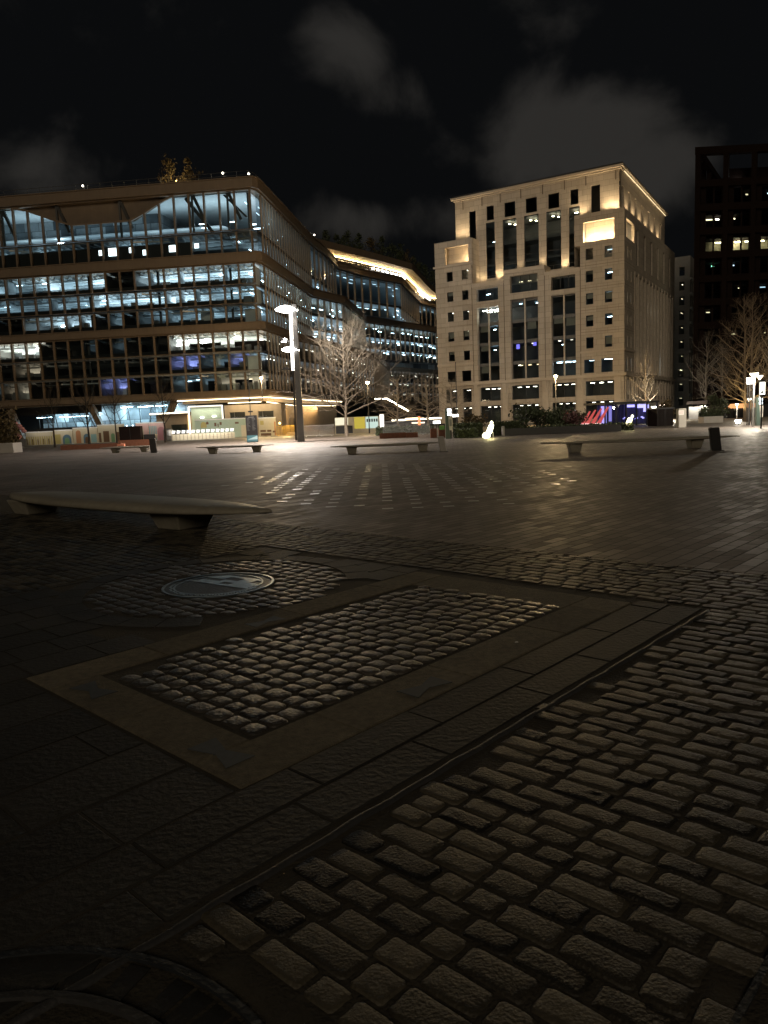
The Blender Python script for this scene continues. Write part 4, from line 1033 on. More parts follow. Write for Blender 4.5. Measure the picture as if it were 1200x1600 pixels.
def bare_tree(label,pos,h,spread,seed,m_,n1=24,nsub=(6,5),fork=.22,r0=.16,group=None,up=.18,twin=False,flat=0.):
    rg=random.Random(seed); o=thing('bare_tree',label,'tree',pos,rg.uniform(0,6),group)
    tr=MB(); stems=[(0,0)] if not twin else [(-.17,0),(.2,.1)]
    cr=MB()
    for sx,sy in stems:
        pts=[]; K=8
        for i in range(K+1):
            t=i/K; pts.append((sx*(1+t*1.2)+rg.gauss(0,.03)*h*.12*(t>0),sy+rg.gauss(0,.03)*h*.12*(t>0),h*.92*t))
        tr.tube(pts,[r0*(1.25 if i==0 else 1)*(1-.86*(i/K))+.012 for i in range(K+1)],7,cap=False)
        for k in range(n1//len(stems)):
            t=fork+(1-fork)*.96*(k/(n1/len(stems))); i=min(K-1,int(t*K)); q=Vector(pts[i]).lerp(Vector(pts[i+1]),t*K-i)
            a=k*2.4+rg.uniform(-.4,.4); el=rg.uniform(.15,.55)+t*.7-flat
            L=spread*(1.05-.75*t**1.5)*rg.uniform(.75,1.15)
            branch_set(cr,q,(math.cos(a)*math.cos(el),math.sin(a)*math.cos(el),math.sin(el)),L,r0*.42*(1-.7*t)+.012,0,rg,nsub,0,up)
    tr.build('trunk',m_,o,smooth=True); cr.build('crown',m_,o); return o
TG='bare trees round the square'
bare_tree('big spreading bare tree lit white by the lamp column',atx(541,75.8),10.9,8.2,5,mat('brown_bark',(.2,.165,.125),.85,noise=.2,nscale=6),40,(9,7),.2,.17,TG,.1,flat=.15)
bare_tree('low bare tree with level layered branches left of the stone building',atx(622,84),6.4,4.2,8,M['bark'],26,(7,6),.22,.12,TG,.02,flat=.35)
bare_tree('layered bare tree standing before the corner of the stone building',atx(668,82),6.2,3.8,9,M['bark'],24,(7,6),.25,.12,TG,.02,flat=.35)
bare_tree('small pale bare tree beside the green totem',atx(706,78),5.6,3.2,10,M['bark'],22,(7,6),.3,.1,TG,.02,flat=.3)
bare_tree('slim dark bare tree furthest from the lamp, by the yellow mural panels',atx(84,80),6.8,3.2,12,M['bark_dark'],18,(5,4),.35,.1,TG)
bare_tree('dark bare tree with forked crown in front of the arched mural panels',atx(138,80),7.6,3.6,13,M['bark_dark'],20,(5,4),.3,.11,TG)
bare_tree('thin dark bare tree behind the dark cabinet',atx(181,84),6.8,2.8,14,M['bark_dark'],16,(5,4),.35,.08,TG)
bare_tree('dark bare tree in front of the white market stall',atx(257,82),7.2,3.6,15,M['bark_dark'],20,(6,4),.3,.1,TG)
bare_tree('bare twiggy tree lit by cone lamps before the side of the stone building',atx(1009,97),9.0,3.4,16,M['bark'],24,(6,5),.2,.12,TG,.35)
UT=pz(1167,659)
bare_tree('twin-stemmed tree lit gold from below',UT,12.3,3.9,17,mat('warm_bark',(.12,.088,.06),.85,noise=.2,nscale=6),56,(9,7),.16,.14,TG,.2,twin=True,flat=.2)
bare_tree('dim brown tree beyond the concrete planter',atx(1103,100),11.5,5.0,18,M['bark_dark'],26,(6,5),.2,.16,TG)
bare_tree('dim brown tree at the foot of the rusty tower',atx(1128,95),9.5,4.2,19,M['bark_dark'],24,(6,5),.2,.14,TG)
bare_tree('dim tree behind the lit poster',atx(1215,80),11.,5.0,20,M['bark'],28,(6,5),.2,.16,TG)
for dx,dy,e in ((-1.3,-.6,1200),(.6,-1.2,520)):
    light('SPOT',(UT.x+dx,UT.y+dy,.25),e,(1.,.74,.32),None,size=.1,spot=math.radians(85),blend=.7,target=(UT.x,UT.y,6.5))
o=thing('ground_spotlight','pair of low gold spotlights aimed up the twin-stemmed tree','spotlight',(UT.x-1.3,UT.y-.6,0))
MB().lathe([(.1,0),(.12,.16)],10).build('lamp_body',M['dark'],o); MB().lathe([(.09,.165),(.09,.18)],10).build('lens',gl(WARM,12.),o)
def leaf_mass(mb,fn,n,rg,size):
    for _ in range(n):
        p=Vector(fn(rg)); a=Vector((rg.gauss(0,1),rg.gauss(0,1),rg.gauss(0,1))).normalized(); b=a.orthogonal().normalized(); b.rotate(Matrix.Rotation(rg.uniform(0,6.3),3,a)); c=a.cross(b)
        s=size*rg.uniform(.6,1.3); mb.quad(p-b*s,p-c*s*.5,p+b*s,p+c*s*.5)
def roof_tree(label,pos,h,w,seed,m_,group,n=420):
    rg=random.Random(seed); o=thing('roof_tree',label,'tree',pos,0,group)
    MB().tube([(0,0,0),(.05,0,h*.5),(0,.04,h*.92)],[.09,.06,.02],6).build('trunk',M['bark_dark'],o)
    cl=[]
    for k in range(16):
        t=.14+.82*rg.random(); cl.append((Vector((rg.gauss(0,.36)*w*(1.05-t),rg.gauss(0,.36)*w*(1.05-t),h*t)),w*(.26-.13*t)))
    def fn(r_):
        c,s=cl[r_.randrange(len(cl))]; return c+Vector((r_.gauss(0,s*.55),r_.gauss(0,s*.55),r_.gauss(0,s*.6)))
    mb=MB(); leaf_mass(mb,fn,n,rg,.17+h*.012); mb.build('crown',m_,o)
RG='trees on the roof garden'
roof_tree('golden conical tree on the roof edge, the taller of a pair',(-31.6,121.5,38.6),5.0,4.0,1,M['leaf_brown'],RG)
roof_tree('smaller golden tree beside it on the roof edge',(-28.4,121.2,38.6),4.4,2.8,2,M['leaf_brown'],RG)
light('POINT',(-30,119.6,39.3),420,(1.,.75,.35),B,size=.1)
adj=['rust tinted','dark narrow','squat dark','tall thin','dense black green','brown topped','wide dark','spindly','round dark','ragged brown','leaning dark','low bushy','tall ragged','last dark']
plc=['just above the roof lamp','beside the rail end','at the start of the glowing soffit','behind the first soffit bay','above the gold streak','behind the upper roof edge','above the lit window row','mid way along the planted roof','behind the long soffit','above the bend','past the bend','over the lowest soffit','near the pale building','nearest the stone building']
rp=[(-14.5,176,38.8,5.5,4),(-11.0,177.5,41.9,3.2,3),(-8.6,181,41.9,3.,3),(-6,184,41.9,4.6,3.6),(-3.4,187.5,41.9,5.,3),(-.6,190.5,41.9,4.6,4),(2.2,194,41.9,5.4,3.2),(4.8,198,41.9,4.4,4.2),(7.,203,41.9,5.6,3.2),(9.2,210,41.9,5.4,4.6),(11.2,217,41.9,4.8,4),(13.2,225,41.9,5.,4.4),(15.6,235,41.9,6,4),(18.6,243,41.9,6.4,5)]
for k,(x,y,z,h,w) in enumerate(rp):
    roof_tree(adj[k]+' roof garden tree '+plc[k],(x,y,z),h,w,30+k,M['leaf_brown'] if k in(0,5,9) else M['leaf'],RG,520)

# ------------------------------------------------------------------ hedges, shrubs, planters
def hedge(label,poly,h,m_,n,seed,name='hedge',cat='hedge',group='clipped hedges before the stone building'):
    rg=random.Random(seed); xs=[p[0] for p in poly]; ys=[p[1] for p in poly]; x0,x1,y0,y1=min(xs),max(xs),min(ys),max(ys)
    o=thing(name,label,cat,(x0,y0,0),0,group); mb=MB(); w,d=x1-x0,y1-y0
    MB().box(.1,.1,.02,w-.1,d-.1,h-.12).build('stems',M['bark_dark'],o)
    def fn(r_):
        f=r_.random()
        if f<.5: return (r_.uniform(0,w),r_.gauss(.04,.05),r_.uniform(.02,h))
        if f<.8: return (r_.uniform(0,w),r_.uniform(0,d),h+r_.gauss(-.05,.06))
        return (r_.choice((0,w))+r_.gauss(0,.04),r_.uniform(0,d),r_.uniform(0,h))
    leaf_mass(mb,fn,n,rg,.09); mb.build('leaves',m_,o); return o
def bush(label,pos,h,w,m_,n,seed,name='shrub'):
    rg=random.Random(seed); o=thing(name,label,'shrub',pos,0); st=MB()
    for k in range(9): a=k*.7; st.tube([(0,0,0),(math.cos(a)*w*.2,math.sin(a)*w*.2,h*.45),(math.cos(a)*w*.36,math.sin(a)*w*.36,h*.8)],[.04,.03,.01],5)
    st.build('stems',M['bark_dark'],o)
    cl=[(Vector((rg.gauss(0,.25)*w,rg.gauss(0,.2)*w,h*rg.uniform(.25,.85))),w*rg.uniform(.1,.2)) for _ in range(16)]
    def fn(r_): c,s=cl[r_.randrange(16)]; return c+Vector((r_.gauss(0,s*.6),r_.gauss(0,s*.6),r_.gauss(0,s*.55)))
    mb=MB(); leaf_mass(mb,fn,n,rg,.13); mb.build('leaves',m_,o); return o
def X(px,Y): return atx(px,Y).x
hedge('dark clipped hedge between the green totem and the glowing figure',[(X(711,55.5),55.5),(X(753,55.5),57)],1.0,M['leaf'],2600,41)
hedge('lower hedge step in front of the totem hedge',[(X(713,54.2),54.2),(X(745,54.2),55.3)],.62,M['leaf'],1500,42)
hedge('dark hedge behind the glowing figure with the pale kerb',[(X(769,56.5),56.5),(X(812,56.5),58)],1.0,M['leaf'],2400,43)
hedge('long low hedge behind the planter wall below the stone building',[(X(792,57),57.2),(X(958,62),59)],.55,M['leaf'],5200,44)
o=thing('planter_wall','long low dark planter wall in front of the hedge, with a pale end','planter wall',(X(788,55.6),55.6,0),.0)
mb=MB(); mb.box(0,0,0,X(955,58)-X(788,55.6),.35,.52); mb.build('wall_body',M['dark'],o,bevel=.02)
MB().box(-.16,-.02,0,-.003,.5,.72).build('end_stone',M['concrete'],o,bevel=.02)
bush('big round dark green shrub in front of the stone building base',(X(845,60),60,.2),1.75,3.0,M['leaf'],2200,51)
bush('reddish leafless looking shrub left of the red slanted sails',(X(884,61),61,.2),1.3,2.4,M['leaf_red'],1500,52)
bush('scrubby dark shrub behind the totem hedge',(X(741,60),60,.2),1.5,2.0,M['leaf_brown'],800,53)
bush('dark spiky shrub at the red sails end of the hedge',(X(900,64),64,.2),1.9,1.0,M['leaf'],600,54)
bush('spiky pale shrub beside the lowest cone lamp',(X(1041,80),80,.2),2.6,1.6,M['leaf_brown'],500,55)
o=thing('concrete_planter','long pale concrete planter of low green plants by the rusty tower','planter',(X(1100,71),71,0),.02)
w_=X(1131,71)-X(1100,71); MB().box(0,0,0,w_,1.2,.62).build('box',M['concrete'],o,bevel=.02)
mb=MB(); leaf_mass(mb,lambda r_:(r_.uniform(0,w_),r_.uniform(.1,1.1),.62+abs(r_.gauss(0,.32))),900,random.Random(61),.12); mb.build('plants',M['leaf'],o)
bush('dark rounded evergreen behind the concrete planter',(X(1118,75),75,.0),3.0,2.6,M['leaf'],1500,56)
o=thing('concrete_planter','big white planter with a dark shrub at the edge of the square','planter',(X(-14,63.5),63.5,0),0)
w_=X(18.5,63.5)-X(-14,63.5); MB().box(0,0,0,w_,1.6,.85).build('box',M['concrete'],o,bevel=.02)
mb=MB(); leaf_mass(mb,lambda r_:(r_.uniform(0,w_),r_.uniform(.1,1.4),.85+abs(r_.gauss(0,1.1))),1500,random.Random(62),.15); mb.build('plants',M['leaf_brown'],o)
def corten(label,x0,x1,Y,h,yd=1.2):
    a,b=X(x0,Y),X(x1,Y); o=thing('steel_planter',label,'planter',(a,Y,0),0,'low rusted steel planters')
    w=b-a; mb=MB(); mb.box(0,0,0,w,.06,h).box(0,yd-.06,0,w,yd,h).box(0,.06,0,.06,yd-.06,h).box(w-.06,.06,0,w,yd-.06,h); mb.build('sides',M['corten'],o)
    MB().box(.06,.06,.02,w-.06,yd-.06,h-.06).build('soil',M['mortar'],o); return o
corten('longest low rusty planter in front of the mural panels',92,187,66,.42)
corten('rusty planter under the dark cabinet',183,236,69,.62)
corten('short rusty planter box right of the big bare tree',592,634,62,.42)
corten('dark short planter beside the rusty one near the bins',634,652,61.5,.4)
o=thing('orange_crate','small orange red crate at the end of the rusty planter','crate',(X(182,65.5),65.5,0)); w_=.62
MB().box(0,-.2,.0,w_,.2,.34).build('crate_body',mat('faded_orange',(.55,.2,.12),.6,noise=.1),o,bevel=.02); MB().box(.05,-.205,.12,w_-.05,-.201,.17).build('slot',M['dark'],o)

# ------------------------------------------------------------------ mural panels and market stall in front of the glass building
def col(n,c,r=.6,**k): 
    if n not in M: M[n]=mat(n,c,r,noise=.06,**k)
    return M[n]
CRE=col('cream_panel',(.62,.56,.42)); YEL=col('yellow_paint',(.5,.42,.16)); ORA=col('orange_paint',(.5,.24,.12)); BLU=col('blue_paint',(.12,.22,.3)); GRN=col('green_paint',(.2,.36,.2)); PNK=col('pink_paint',(.5,.24,.28)); AQ=col('aqua_paint',(.3,.5,.52)); BRN=col('brown_paint',(.16,.09,.05)); PGR=col('pale_green_panel',(.42,.52,.42)); LPK=col('pale_pink_panel',(.68,.46,.44))
def panel(label,x0,x1,Y0,Y1,h,base,art):
    a,b=atx(x0,Y0),atx(x1,Y1); w=(b-a).length; o=thing('painted_hoarding',label,'hoarding panel',(a.x,a.y,0),math.atan2(b.y-a.y,b.x-a.x),'painted hoarding panels')
    MB().box(.02,0,.05,w-.02,.12,h).build('board',base,o); MB().box(0,-.03,h+.003,w,.15,h+.13).build('capping',M['white'],o)
    for k,(m_,mb) in enumerate(art(w,h)): mb.build('painted_shape',m_,o)
    MB().tube([(w/2,0,h+.13),(w/2,-.25,h+.32),(w/2,-.4,h+.26)],.02,5).build('lamp_arm',M['black'],o)
    q=o.location+Vector((w/2,-.75,h+.45)); light('AREA',q,8,(1.,.95,.85),o,rot=(math.radians(38),0,0),size=w*.9,shape=.1)
    return o
def arch(x,w,h,z=.08,d=.004): 
    mb=MB(); pts=[(x-w/2,z),(x+w/2,z)]+[(x+w/2*math.cos(t),z+h-w/2+w/2*math.sin(t)) for t in [PI*i/10 for i in range(11)]]
    n=len(pts); mb.add([(a,-d,b) for a,b in pts]+[(a,-.001,b) for a,b in pts],[tuple(range(n))]+[(i,i+n,(i+1)%n+n,(i+1)%n) for i in range(n)]); return mb
def rect(x0,x1,z0,z1,d=.005): return MB().box(x0,-d,z0,x1,-.001,z1)
def stripes(w,h,n,z0=.1,z1=None,f=.5):
    mb=MB(); 
    for i in range(n): mb.box(w*(i+.1)/n,-.005,z0,w*(i+.1+f)/n,-.001,z1 or h*.8)
    return mb
panel('yellow and dark striped mural panel at the far end of the hoarding',40,82,96,95.5,1.65,CRE,lambda w,h:[(YEL,stripes(w,h,12,.1,h*.7)),(BRN,stripes(w,h,5,.1,h*.5,.2))])
panel('mural panel with a yellow block and a dark green arch',84,113,95.5,95.2,1.75,CRE,lambda w,h:[(YEL,rect(.1,w*.35,.1,h*.75)),(BLU,arch(w*.68,w*.46,h*.68)),(GRN,arch(w*.68,w*.25,h*.45,.08,.008))])
panel('mural panel with an orange figure and a blue arch',113.5,152,95.2,95,1.95,CRE,lambda w,h:[(ORA,arch(w*.22,w*.2,h*.85)),(BLU,arch(w*.55,w*.26,h*.6)),(AQ,rect(w*.72,w*.95,.1,h*.6)),(BRN,arch(w*.55,w*.14,h*.4,.08,.008))])
panel('tall cream mural panel with dark doorway openings',152.5,194,95,94.8,2.2,CRE,lambda w,h:[(BRN,rect(w*.03,w*.12,.1,h*.6)),(BRN,rect(w*.2,w*.42,.1,h*.68)),(GRN,arch(w*.56,w*.14,h*.5)),(BRN,rect(w*.66,w*.8,.1,h*.6)),(AQ,arch(w*.9,w*.13,h*.55))])
panel('pale pink mural panel behind the dark cabinet',212,232,95,94.8,2.25,LPK,lambda w,h:[(PNK,rect(.1,w*.2,.1,h*.8)),(CRE,rect(w*.4,w*.6,.1,h*.7))])
panel('blue striped mural panel with a pink dome',232.5,258,94.8,94.6,2.25,LPK,lambda w,h:[(AQ,stripes(w*.5,h,5,.1,h*.85,.6)),(PNK,arch(w*.75,w*.44,h*.75)),(LPK,stripes(w,h,1,.1,.12))])
panel('long pale green mural panel with a yellow dot and dark scribbles',305,388,95,95.5,2.35,PGR,lambda w,h:[(YEL,arch(w*.16,.75,.75,h*.6)),(BRN,arch(w*.23,.32,.35,h*.78)),(BRN,rect(w*.36,w*.40,h*.66,h*.85)),(BRN,rect(w*.42,w*.44,h*.62,h*.8)),(BRN,rect(w*.46,w*.5,h*.72,h*.88)),(BRN,rect(w*.75,w*.82,h*.75,h*.85)),(CRE,rect(w*.86,w*.99,.1,h*.66))])
panel('cream mural panel with dark lettering like marks behind the map sign',404,431,96,95.5,2.3,CRE,lambda w,h:[(YEL,rect(w*.1,w*.3,h*.65,h*.88)),(BRN,rect(w*.08,w*.4,h*.25,h*.36)),(BRN,rect(w*.48,w*.72,h*.25,h*.36)),(BRN,rect(w*.8,w*.96,h*.2,h*.3)),(ORA,rect(w*.9,w*.98,.1,h*.8)),(BRN,rect(w*.1,w*.7,.08,h*.18))])
# pink figure cut-out and grey barrel
o=thing('mural_figure','pink and white rough sculpture standing at the end of the mural panels','sculpture',(X(30,94),94,0)); mb=MB()
rg=random.Random(4)
for k in range(7): mb.lathe([(.05,-.25),(.32,-.1),(.34,.1),(.06,.27)],8,(rg.uniform(-.5,.7),rg.uniform(-.1,.1),.9+k*.33))
mb.build('figure_body',PNK,o,smooth=True); MB().box(-.6,-.2,0,.8,.2,.9).build('plinth',M['grey'],o)
o=thing('storage_drum','ribbed grey drum between the pink dome mural and the market stall','drum',(X(262,92),92,0))
MB().lathe([(.5,0),(.55,.1),(.55,.5),(.6,.55),(.55,.6),(.55,1.3),(.6,1.35),(.5,1.45)],18).build('drum_body',M['steel'],o,smooth=False); MB().lathe([(.46,1.452),(.4,1.5)],16).build('lid',M['dark'],o)
# stall: counter with a row of lit lamps
a,b=atx(267,90),atx(366,92); o=thing('market_stall','low market counter with a row of bright white lamps along its top','market stall',(a.x,a.y,0),math.atan2(b.y-a.y,b.x-a.x)); w_=(b-a).length
MB().box(0,0,.02,w_,.6,.75).build('counter',CRE,o)
for k in range(17): MB().box(w_*k/17+.05,-.02,.05,w_*k/17+.1,-.002,.7).build('slat',BRN,o)
for k in range(13):
    x=w_*(k+.5)/13; MB().add([(x-.26,-.05,.86),(x+.12,-.05,.86),(x+.24,-.05,1.2),(x-.2,-.05,1.25),(x-.2,.35,.86),(x+.1,.35,.86),(x+.18,.35,1.16),(x-.14,.35,1.2)],[(0,1,2,3),(7,6,5,4),(0,4,5,1),(1,5,6,2),(2,6,7,3),(3,7,4,0)]).build('box_lamp',gl((1.,.97,.9),1.6),o)
light('AREA',(a.x+w_/2,a.y-.8,1.6),130,(1.,.97,.9),o,rot=(.5,0,0),size=w_*.9,shape=.4)
# dark cabinet
o=thing('utility_cabinet','tall dark brown cabinet standing on the rusty planter','cabinet',(X(204.5,69.4),69.4,.62)); MB().box(-1.0,-.35,0,.98,.4,1.25).build('body',M['rust'],o,bevel=.02); MB().box(-.02,-.36,.05,.02,-.352,1.2).build('door_seam',M['black'],o); MB().box(1.2,-.3,0,2.3,.3,.45).build('low_box',M['black'],o,bevel=.05)
for x in (-.35,.2): MB().lathe([(.05,0),(.08,.1)],8,(x,0,1.27)).build('warning_lamp',gl((.8,.9,1.),4.),o)
# cafe block under the corner of the glass building
o=thing('cafe_kiosk','timber cafe block with lit edges tucked under the glass building','kiosk',(X(300,104),104,0),.0)
mb=MB(); mb.box(-5.5,2,0,-.9,5,3.4); mb.build('timber_box',M['fin'],o); MB().box(-6.2,1.2,3.45,-.6,5.4,3.75).build('roof',M['bronze'],o)
MB().beam((-6.1,1.1,3.58),(-.7,1.1,3.66),.12,.16).build('led_strip',gl((1.,.88,.66),4.),o)
mb=MB(); mb.beam((-.5,.8,0),(-.5,.8,4.4),.2); mb.beam((.75,.8,4.4),(4.2,.8,4.4),.2); mb.beam((4.2,.8,0),(4.2,.8,4.5),.2); mb.beam((-.5,.8,4.4),(.75,.8,4.4),.2); mb.build('lit_frame',gl((1.,.93,.78),1.6),o)
MB().box(-.4,1.6,0,4.1,1.7,4.3).build('back_wall',PGR,o)
for x,z in ((.9,2.8),(1.1,1.9),(2.6,2.9)): MB().box(x,1.45,z,x+.5,1.55,z+.1).build('spot_lamp',gl((1.,.95,.85),10.),o)
light('AREA',(o.location.x+1.8,104.9,4.2),70,(1.,.92,.75),o,rot=(0,0,0),size=4.,shape=.6)
mb=MB(); mb.box(-3.4,1.9,.4,-1.2,1.98,2.0); mb.build('window',M['pane_dark'],o); MB().box(-.85,1.3,.0,-.62,1.6,3.3).build('lit_post',gl((1.,.6,.2),1.6),o)
o=thing('cafe_building','timber cafe front with two dark windows under the lit canopy','cafe front',(X(392,105),105,0),0)
mb=MB(); wall(mb,'x',0,-3.6,4.4,0,4.4,[(-2.9,-.7,1.2,3.4),(1.1,3.3,1.2,3.4)],.3); mb.quad((4.4,0,0),(4.4,5,0),(4.4,5,4.4),(4.4,0,4.4)); mb.build('front_wall',M['fin'],o)
for x0,x1 in ((-2.9,-.7),(1.1,3.3)):
    f=MB().box(x0,.2,1.2,x0+.08,.28,3.4).box(x1-.08,.2,1.2,x1,.28,3.4).box(x0+.6,.2,1.2,x0+.66,.28,3.4).build('window',M['grey'],o); MB().quad((x0,.26,1.2),(x1,.26,1.2),(x1,.26,3.4),(x0,.26,3.4)).build('pane',M['pane_dark'],f)
MB().box(-3.5,3,0,4.3,3.1,4.4).build('room_wall',M['dark'],o)
light('AREA',(o.location.x+.4,103.6,4.9),260,(1.,.8,.48),o,rot=(.25,0,0),size=7,shape=.5)
o=thing('timber_wing','orange lit timber wing of the cafe behind the lamp column','cafe wing',(-17.6,118,0),0)
P=[(0,0),(2.4,14),(8.2,44)]; mb=MB()
for (x0,y0),(x1,y1) in zip(P,P[1:]): mb.quad((x0,y0,0),(x1,y1,0),(x1,y1,4.6),(x0,y0,4.6))
mb.build('timber_wall',M['fin'],o); mb=MB()
for k in range(5): y=3+k*2.6; mb.box(.05+y*.171,y,.05,.12+y*.171,y+1.3,2.4)
mb.build('door',M['dark'],o)
light('AREA',(-14.5,122,4.3),900,(1.,.62,.25),o,rot=(0,math.radians(55),0),size=1,shape=9)
light('AREA',(-12.3,140,4.3),500,(1.,.62,.25),o,rot=(0,math.radians(55),0),size=1,shape=14)

# ------------------------------------------------------------------ barriers, totems, poles
def barrier(label,x0,x1,Y,h,m_,n=16,group='crowd barriers',fy=None):
    a,b=atx(x0,Y),atx(x1,fy or Y); w=(b-a).length; o=thing('crowd_barrier',label,'barrier',(a.x,a.y,0),math.atan2(b.y-a.y,b.x-a.x),group)
    MB().tube([(0,0,.12),(0,0,h),(w,0,h),(w,0,.12),(0,0,.12)],.025,5).build('frame',m_,o)
    mb=MB(); 
    for k in range(1,n): mb.tube([(w*k/n,0,.12),(w*k/n,0,h)],.014,4)
    mb.build('bars',m_,o)
    for x in (.25,w-.25): MB().box(x-.03,-.3,0,x+.03,.3,.05).tube([(x,0,.05),(x,0,.14)],.02,4).build('foot',m_,o)
    return o
AMB=mat('amber_barrier',(.55,.33,.06),.5,noise=.1)
barrier('amber crowd barrier right of the cream mural panel',431,446,93,1.25,AMB,10)
barrier('amber crowd barrier closest to the lamp column',446,459,92,1.25,AMB,9)
barrier('white crowd barrier just right of the lamp column',474,497,82,1.2,M['white'],14)
barrier('white crowd barrier left of the yellow kiosk',498,521,81,1.2,M['white'],14)
barrier('tall grey mesh barrier behind the rusty planter box',598,627,72,1.35,M['steel'],18)
barrier('tall grey mesh barrier between rusty planter and bins',627,656,71,1.35,M['steel'],18)
barrier('tall grey mesh barrier just left of the bins',656,674,70,1.35,M['steel'],12)
hedge('low dark hedge behind the grey mesh barriers',[(X(588,73),73),(X(676,73),74)],.8,M['leaf'],3000,45)
o=thing('orange_lamp_post','slim black post with an amber lamp glow among the crowd barriers','lamp post',(X(437,94.5),94.5,0)); MB().tube([(0,0,0),(0,0,1.5)],.04,6).build('pole',M['black'],o); MB().lathe([(.1,1.5),(.14,1.6),(.05,1.75)],8).build('lantern',gl((1.,.6,.15),14.),o)
light('POINT',(X(446,91),91,1.9),700,(1.,.72,.3),o,size=.2)
# kiosk right of the lamp column
a=X(523,88); o=thing('yellow_kiosk','low lit kiosk with yellow and pale panels behind the big bare tree','kiosk',(a,88,0)); w_=X(592,88)-a
MB().box(0,0,0,w_,2.5,2.0).build('body',CRE,o)
for x0,x1,m_ in ((.05,w_*.3,gl((1.,.93,.68),1.)),(w_*.44,w_*.68,gl((1.,.78,.12),.55)),(w_*.70,w_*.98,gl((.75,.95,.85),.8))): MB().box(x0,-.03,1.1 if x0<.1 else .6,x1,-.003,1.95).build('lit_panel',m_,o)
mb=MB(); 
for k in range(5): mb.box(w_*.72+k*.28,-.035,1.35,w_*.72+k*.28+.18,-.031,1.7)
mb.box(.1,-.02,.1,w_*.4,-.003,1.0); mb.build('dark_marks',M['dark'],o)
o=thing('lit_sign_post','narrow bright white sign post right of the yellow kiosk','sign',(X(596.5,84),84,0)); MB().box(-.28,-.1,.05,.28,.1,2.2).build('body',M['white'],o); MB().box(-.2,-.12,.3,.2,-.103,2.1).build('lit_face',gl((1.,.98,.9),3.),o)
# canopy light lines along the lane
for lb,x0,x1,y,Y,c,s,h in (('long warm light line along the lane canopy, left part',633,656,655,110,(1.,.8,.5),5.,.3),('long warm light line along the lane canopy, right part',656,690,654.5,112,(1.,.85,.62),4.,.25),('short bright light line on the lane behind the bins',677,688,660,105,(1.,.95,.85),9.,.35),('pale light line on the lane behind the mesh barriers',643,664,661,108,(1.,.8,.6),2.5,.2),('bright light line beside the green totem',704,716,649.5,100,(1.,.95,.85),8.,.35),('faint light line low at the foot of the bare trees',612,633,657,106,(1.,.9,.7),3.,.25)):
    p,q=py(x0,y,Y),py(x1,y,Y); o=thing('canopy_light',lb,'light strip',(p.x,Y,0)); w=q.x-p.x
    MB().box(0,0,p.z-h/2,w,.12,p.z+h/2).build('tube_light',gl(c,s),o); MB().box(-.05,.02,p.z+h/2+.003,w+.05,.3,p.z+h/2+.12).tube([(.1,.2,0),(.1,.2,p.z+h/2)],.04,4).tube([(w-.1,.2,0),(w-.1,.2,p.z+h/2)],.04,4).build('canopy',M['dark'],o)
p=py(655,657,98); o=thing('red_beacon_post','glowing red post between the layered bare trees','beacon',(p.x,98,0)); MB().tube([(0,0,0),(0,0,p.z-.6)],.08,6).build('pole',M['dark'],o); MB().box(-.16,-.12,p.z-.6,.16,.12,p.z+.55).build('lit_box',gl((1.,.22,.08),3.),o)
# map totem
p=pz(395,692); o=thing('map_sign','dark upright map sign with a teal picture along its foot','map sign',(p.x,p.y,0),.0)
MB().box(-.49,-.09,.06,.49,.09,2.38).build('body',M['black'],o,bevel=.015); TE=col('teal_print',(.05,.14,.17)); PB=col('pale_blue_print',(.32,.46,.5))
MB().box(-.46,-.095,.12,.46,-.0905,.66).build('picture',TE,o); MB().add([(-.4,-.097,.3),(.46,-.097,.3),(.46,-.097,.62)],[(0,1,2)]).build('pale_triangle',PB,o)
mb=MB(); rg=random.Random(9)
for k in range(11):
    for x0 in (-.4,.05): mb.box(x0,-.094,1.1+k*.1,x0+rg.uniform(.15,.33),-.0905,1.125+k*.1)
mb.box(-.25,-.094,2.2,.25,-.0905,2.25); mb.build('text_lines',M['grey'],o)
for x in (-.24,.24): MB().box(x-.05,-.16,0,x+.05,.16,.07).build('foot',M['steel'],o)
o=thing('banner_mast','thin mast with a small fitting rising above the map sign','mast',(X(392.5,80),80,0)); MB().tube([(0,0,0),(0,0,7.6)],[.06,.035],6).build('pole',M['grey'],o); MB().box(-.25,-.05,2.9,.25,.05,3.05).build('bracket',M['dark'],o); MB().lathe([(.05,4.0),(.16,4.1),(.06,4.3)],8).build('fitting',M['dark'],o)
o=thing('flag_pole','thin dark pole right of the green totem before the stone building','pole',(X(714,66),66,0)); MB().tube([(0,0,0),(0,0,6.2)],[.055,.03],6).build('shaft',M['dark'],o); MB().lathe([(.03,6.2),(.05,6.25),(.01,6.32)],6).build('finial',M['dark'],o)
# green totem with lit screen
def totem(label,x,yb,k,h=2.2):
    p=pz(x,yb); o=thing('information_totem',label,'totem',(p.x,p.y,0),0,'green information totems'); GT=col('dark_green_metal',(.05,.075,.065),.4)
    MB().add([(-.16*k,-.15,0),(.16*k,-.15,0),(.16*k,.15,0),(-.16*k,.15,0),(-.16*k,-.12,h),(-.02*k,-.12,h),(-.02*k,.12,h),(-.16*k,.12,h)],[(3,2,1,0),(4,5,6,7),(0,1,5,4),(1,2,6,5),(2,3,7,6),(3,0,4,7)]).build('fin_body',GT,o)
    for z in (h-.25,h-.52): MB().box(.0,-.13,z,.26*k,.05,z+.2).build('lit_screen',gl((.85,.95,1.),5.),o)
    MB().box(.08*k,-.08,.62,.33*k,.06,h-.62).build('poster_board',M['concrete'],o); MB().box(.12*k,-.085,.9,.29*k,-.081,h-.8).build('printed_map',M['grey'],o); MB().box(.14*k,-.06,0,.27*k,.04,.6).build('post',M['dark'],o)
    return o
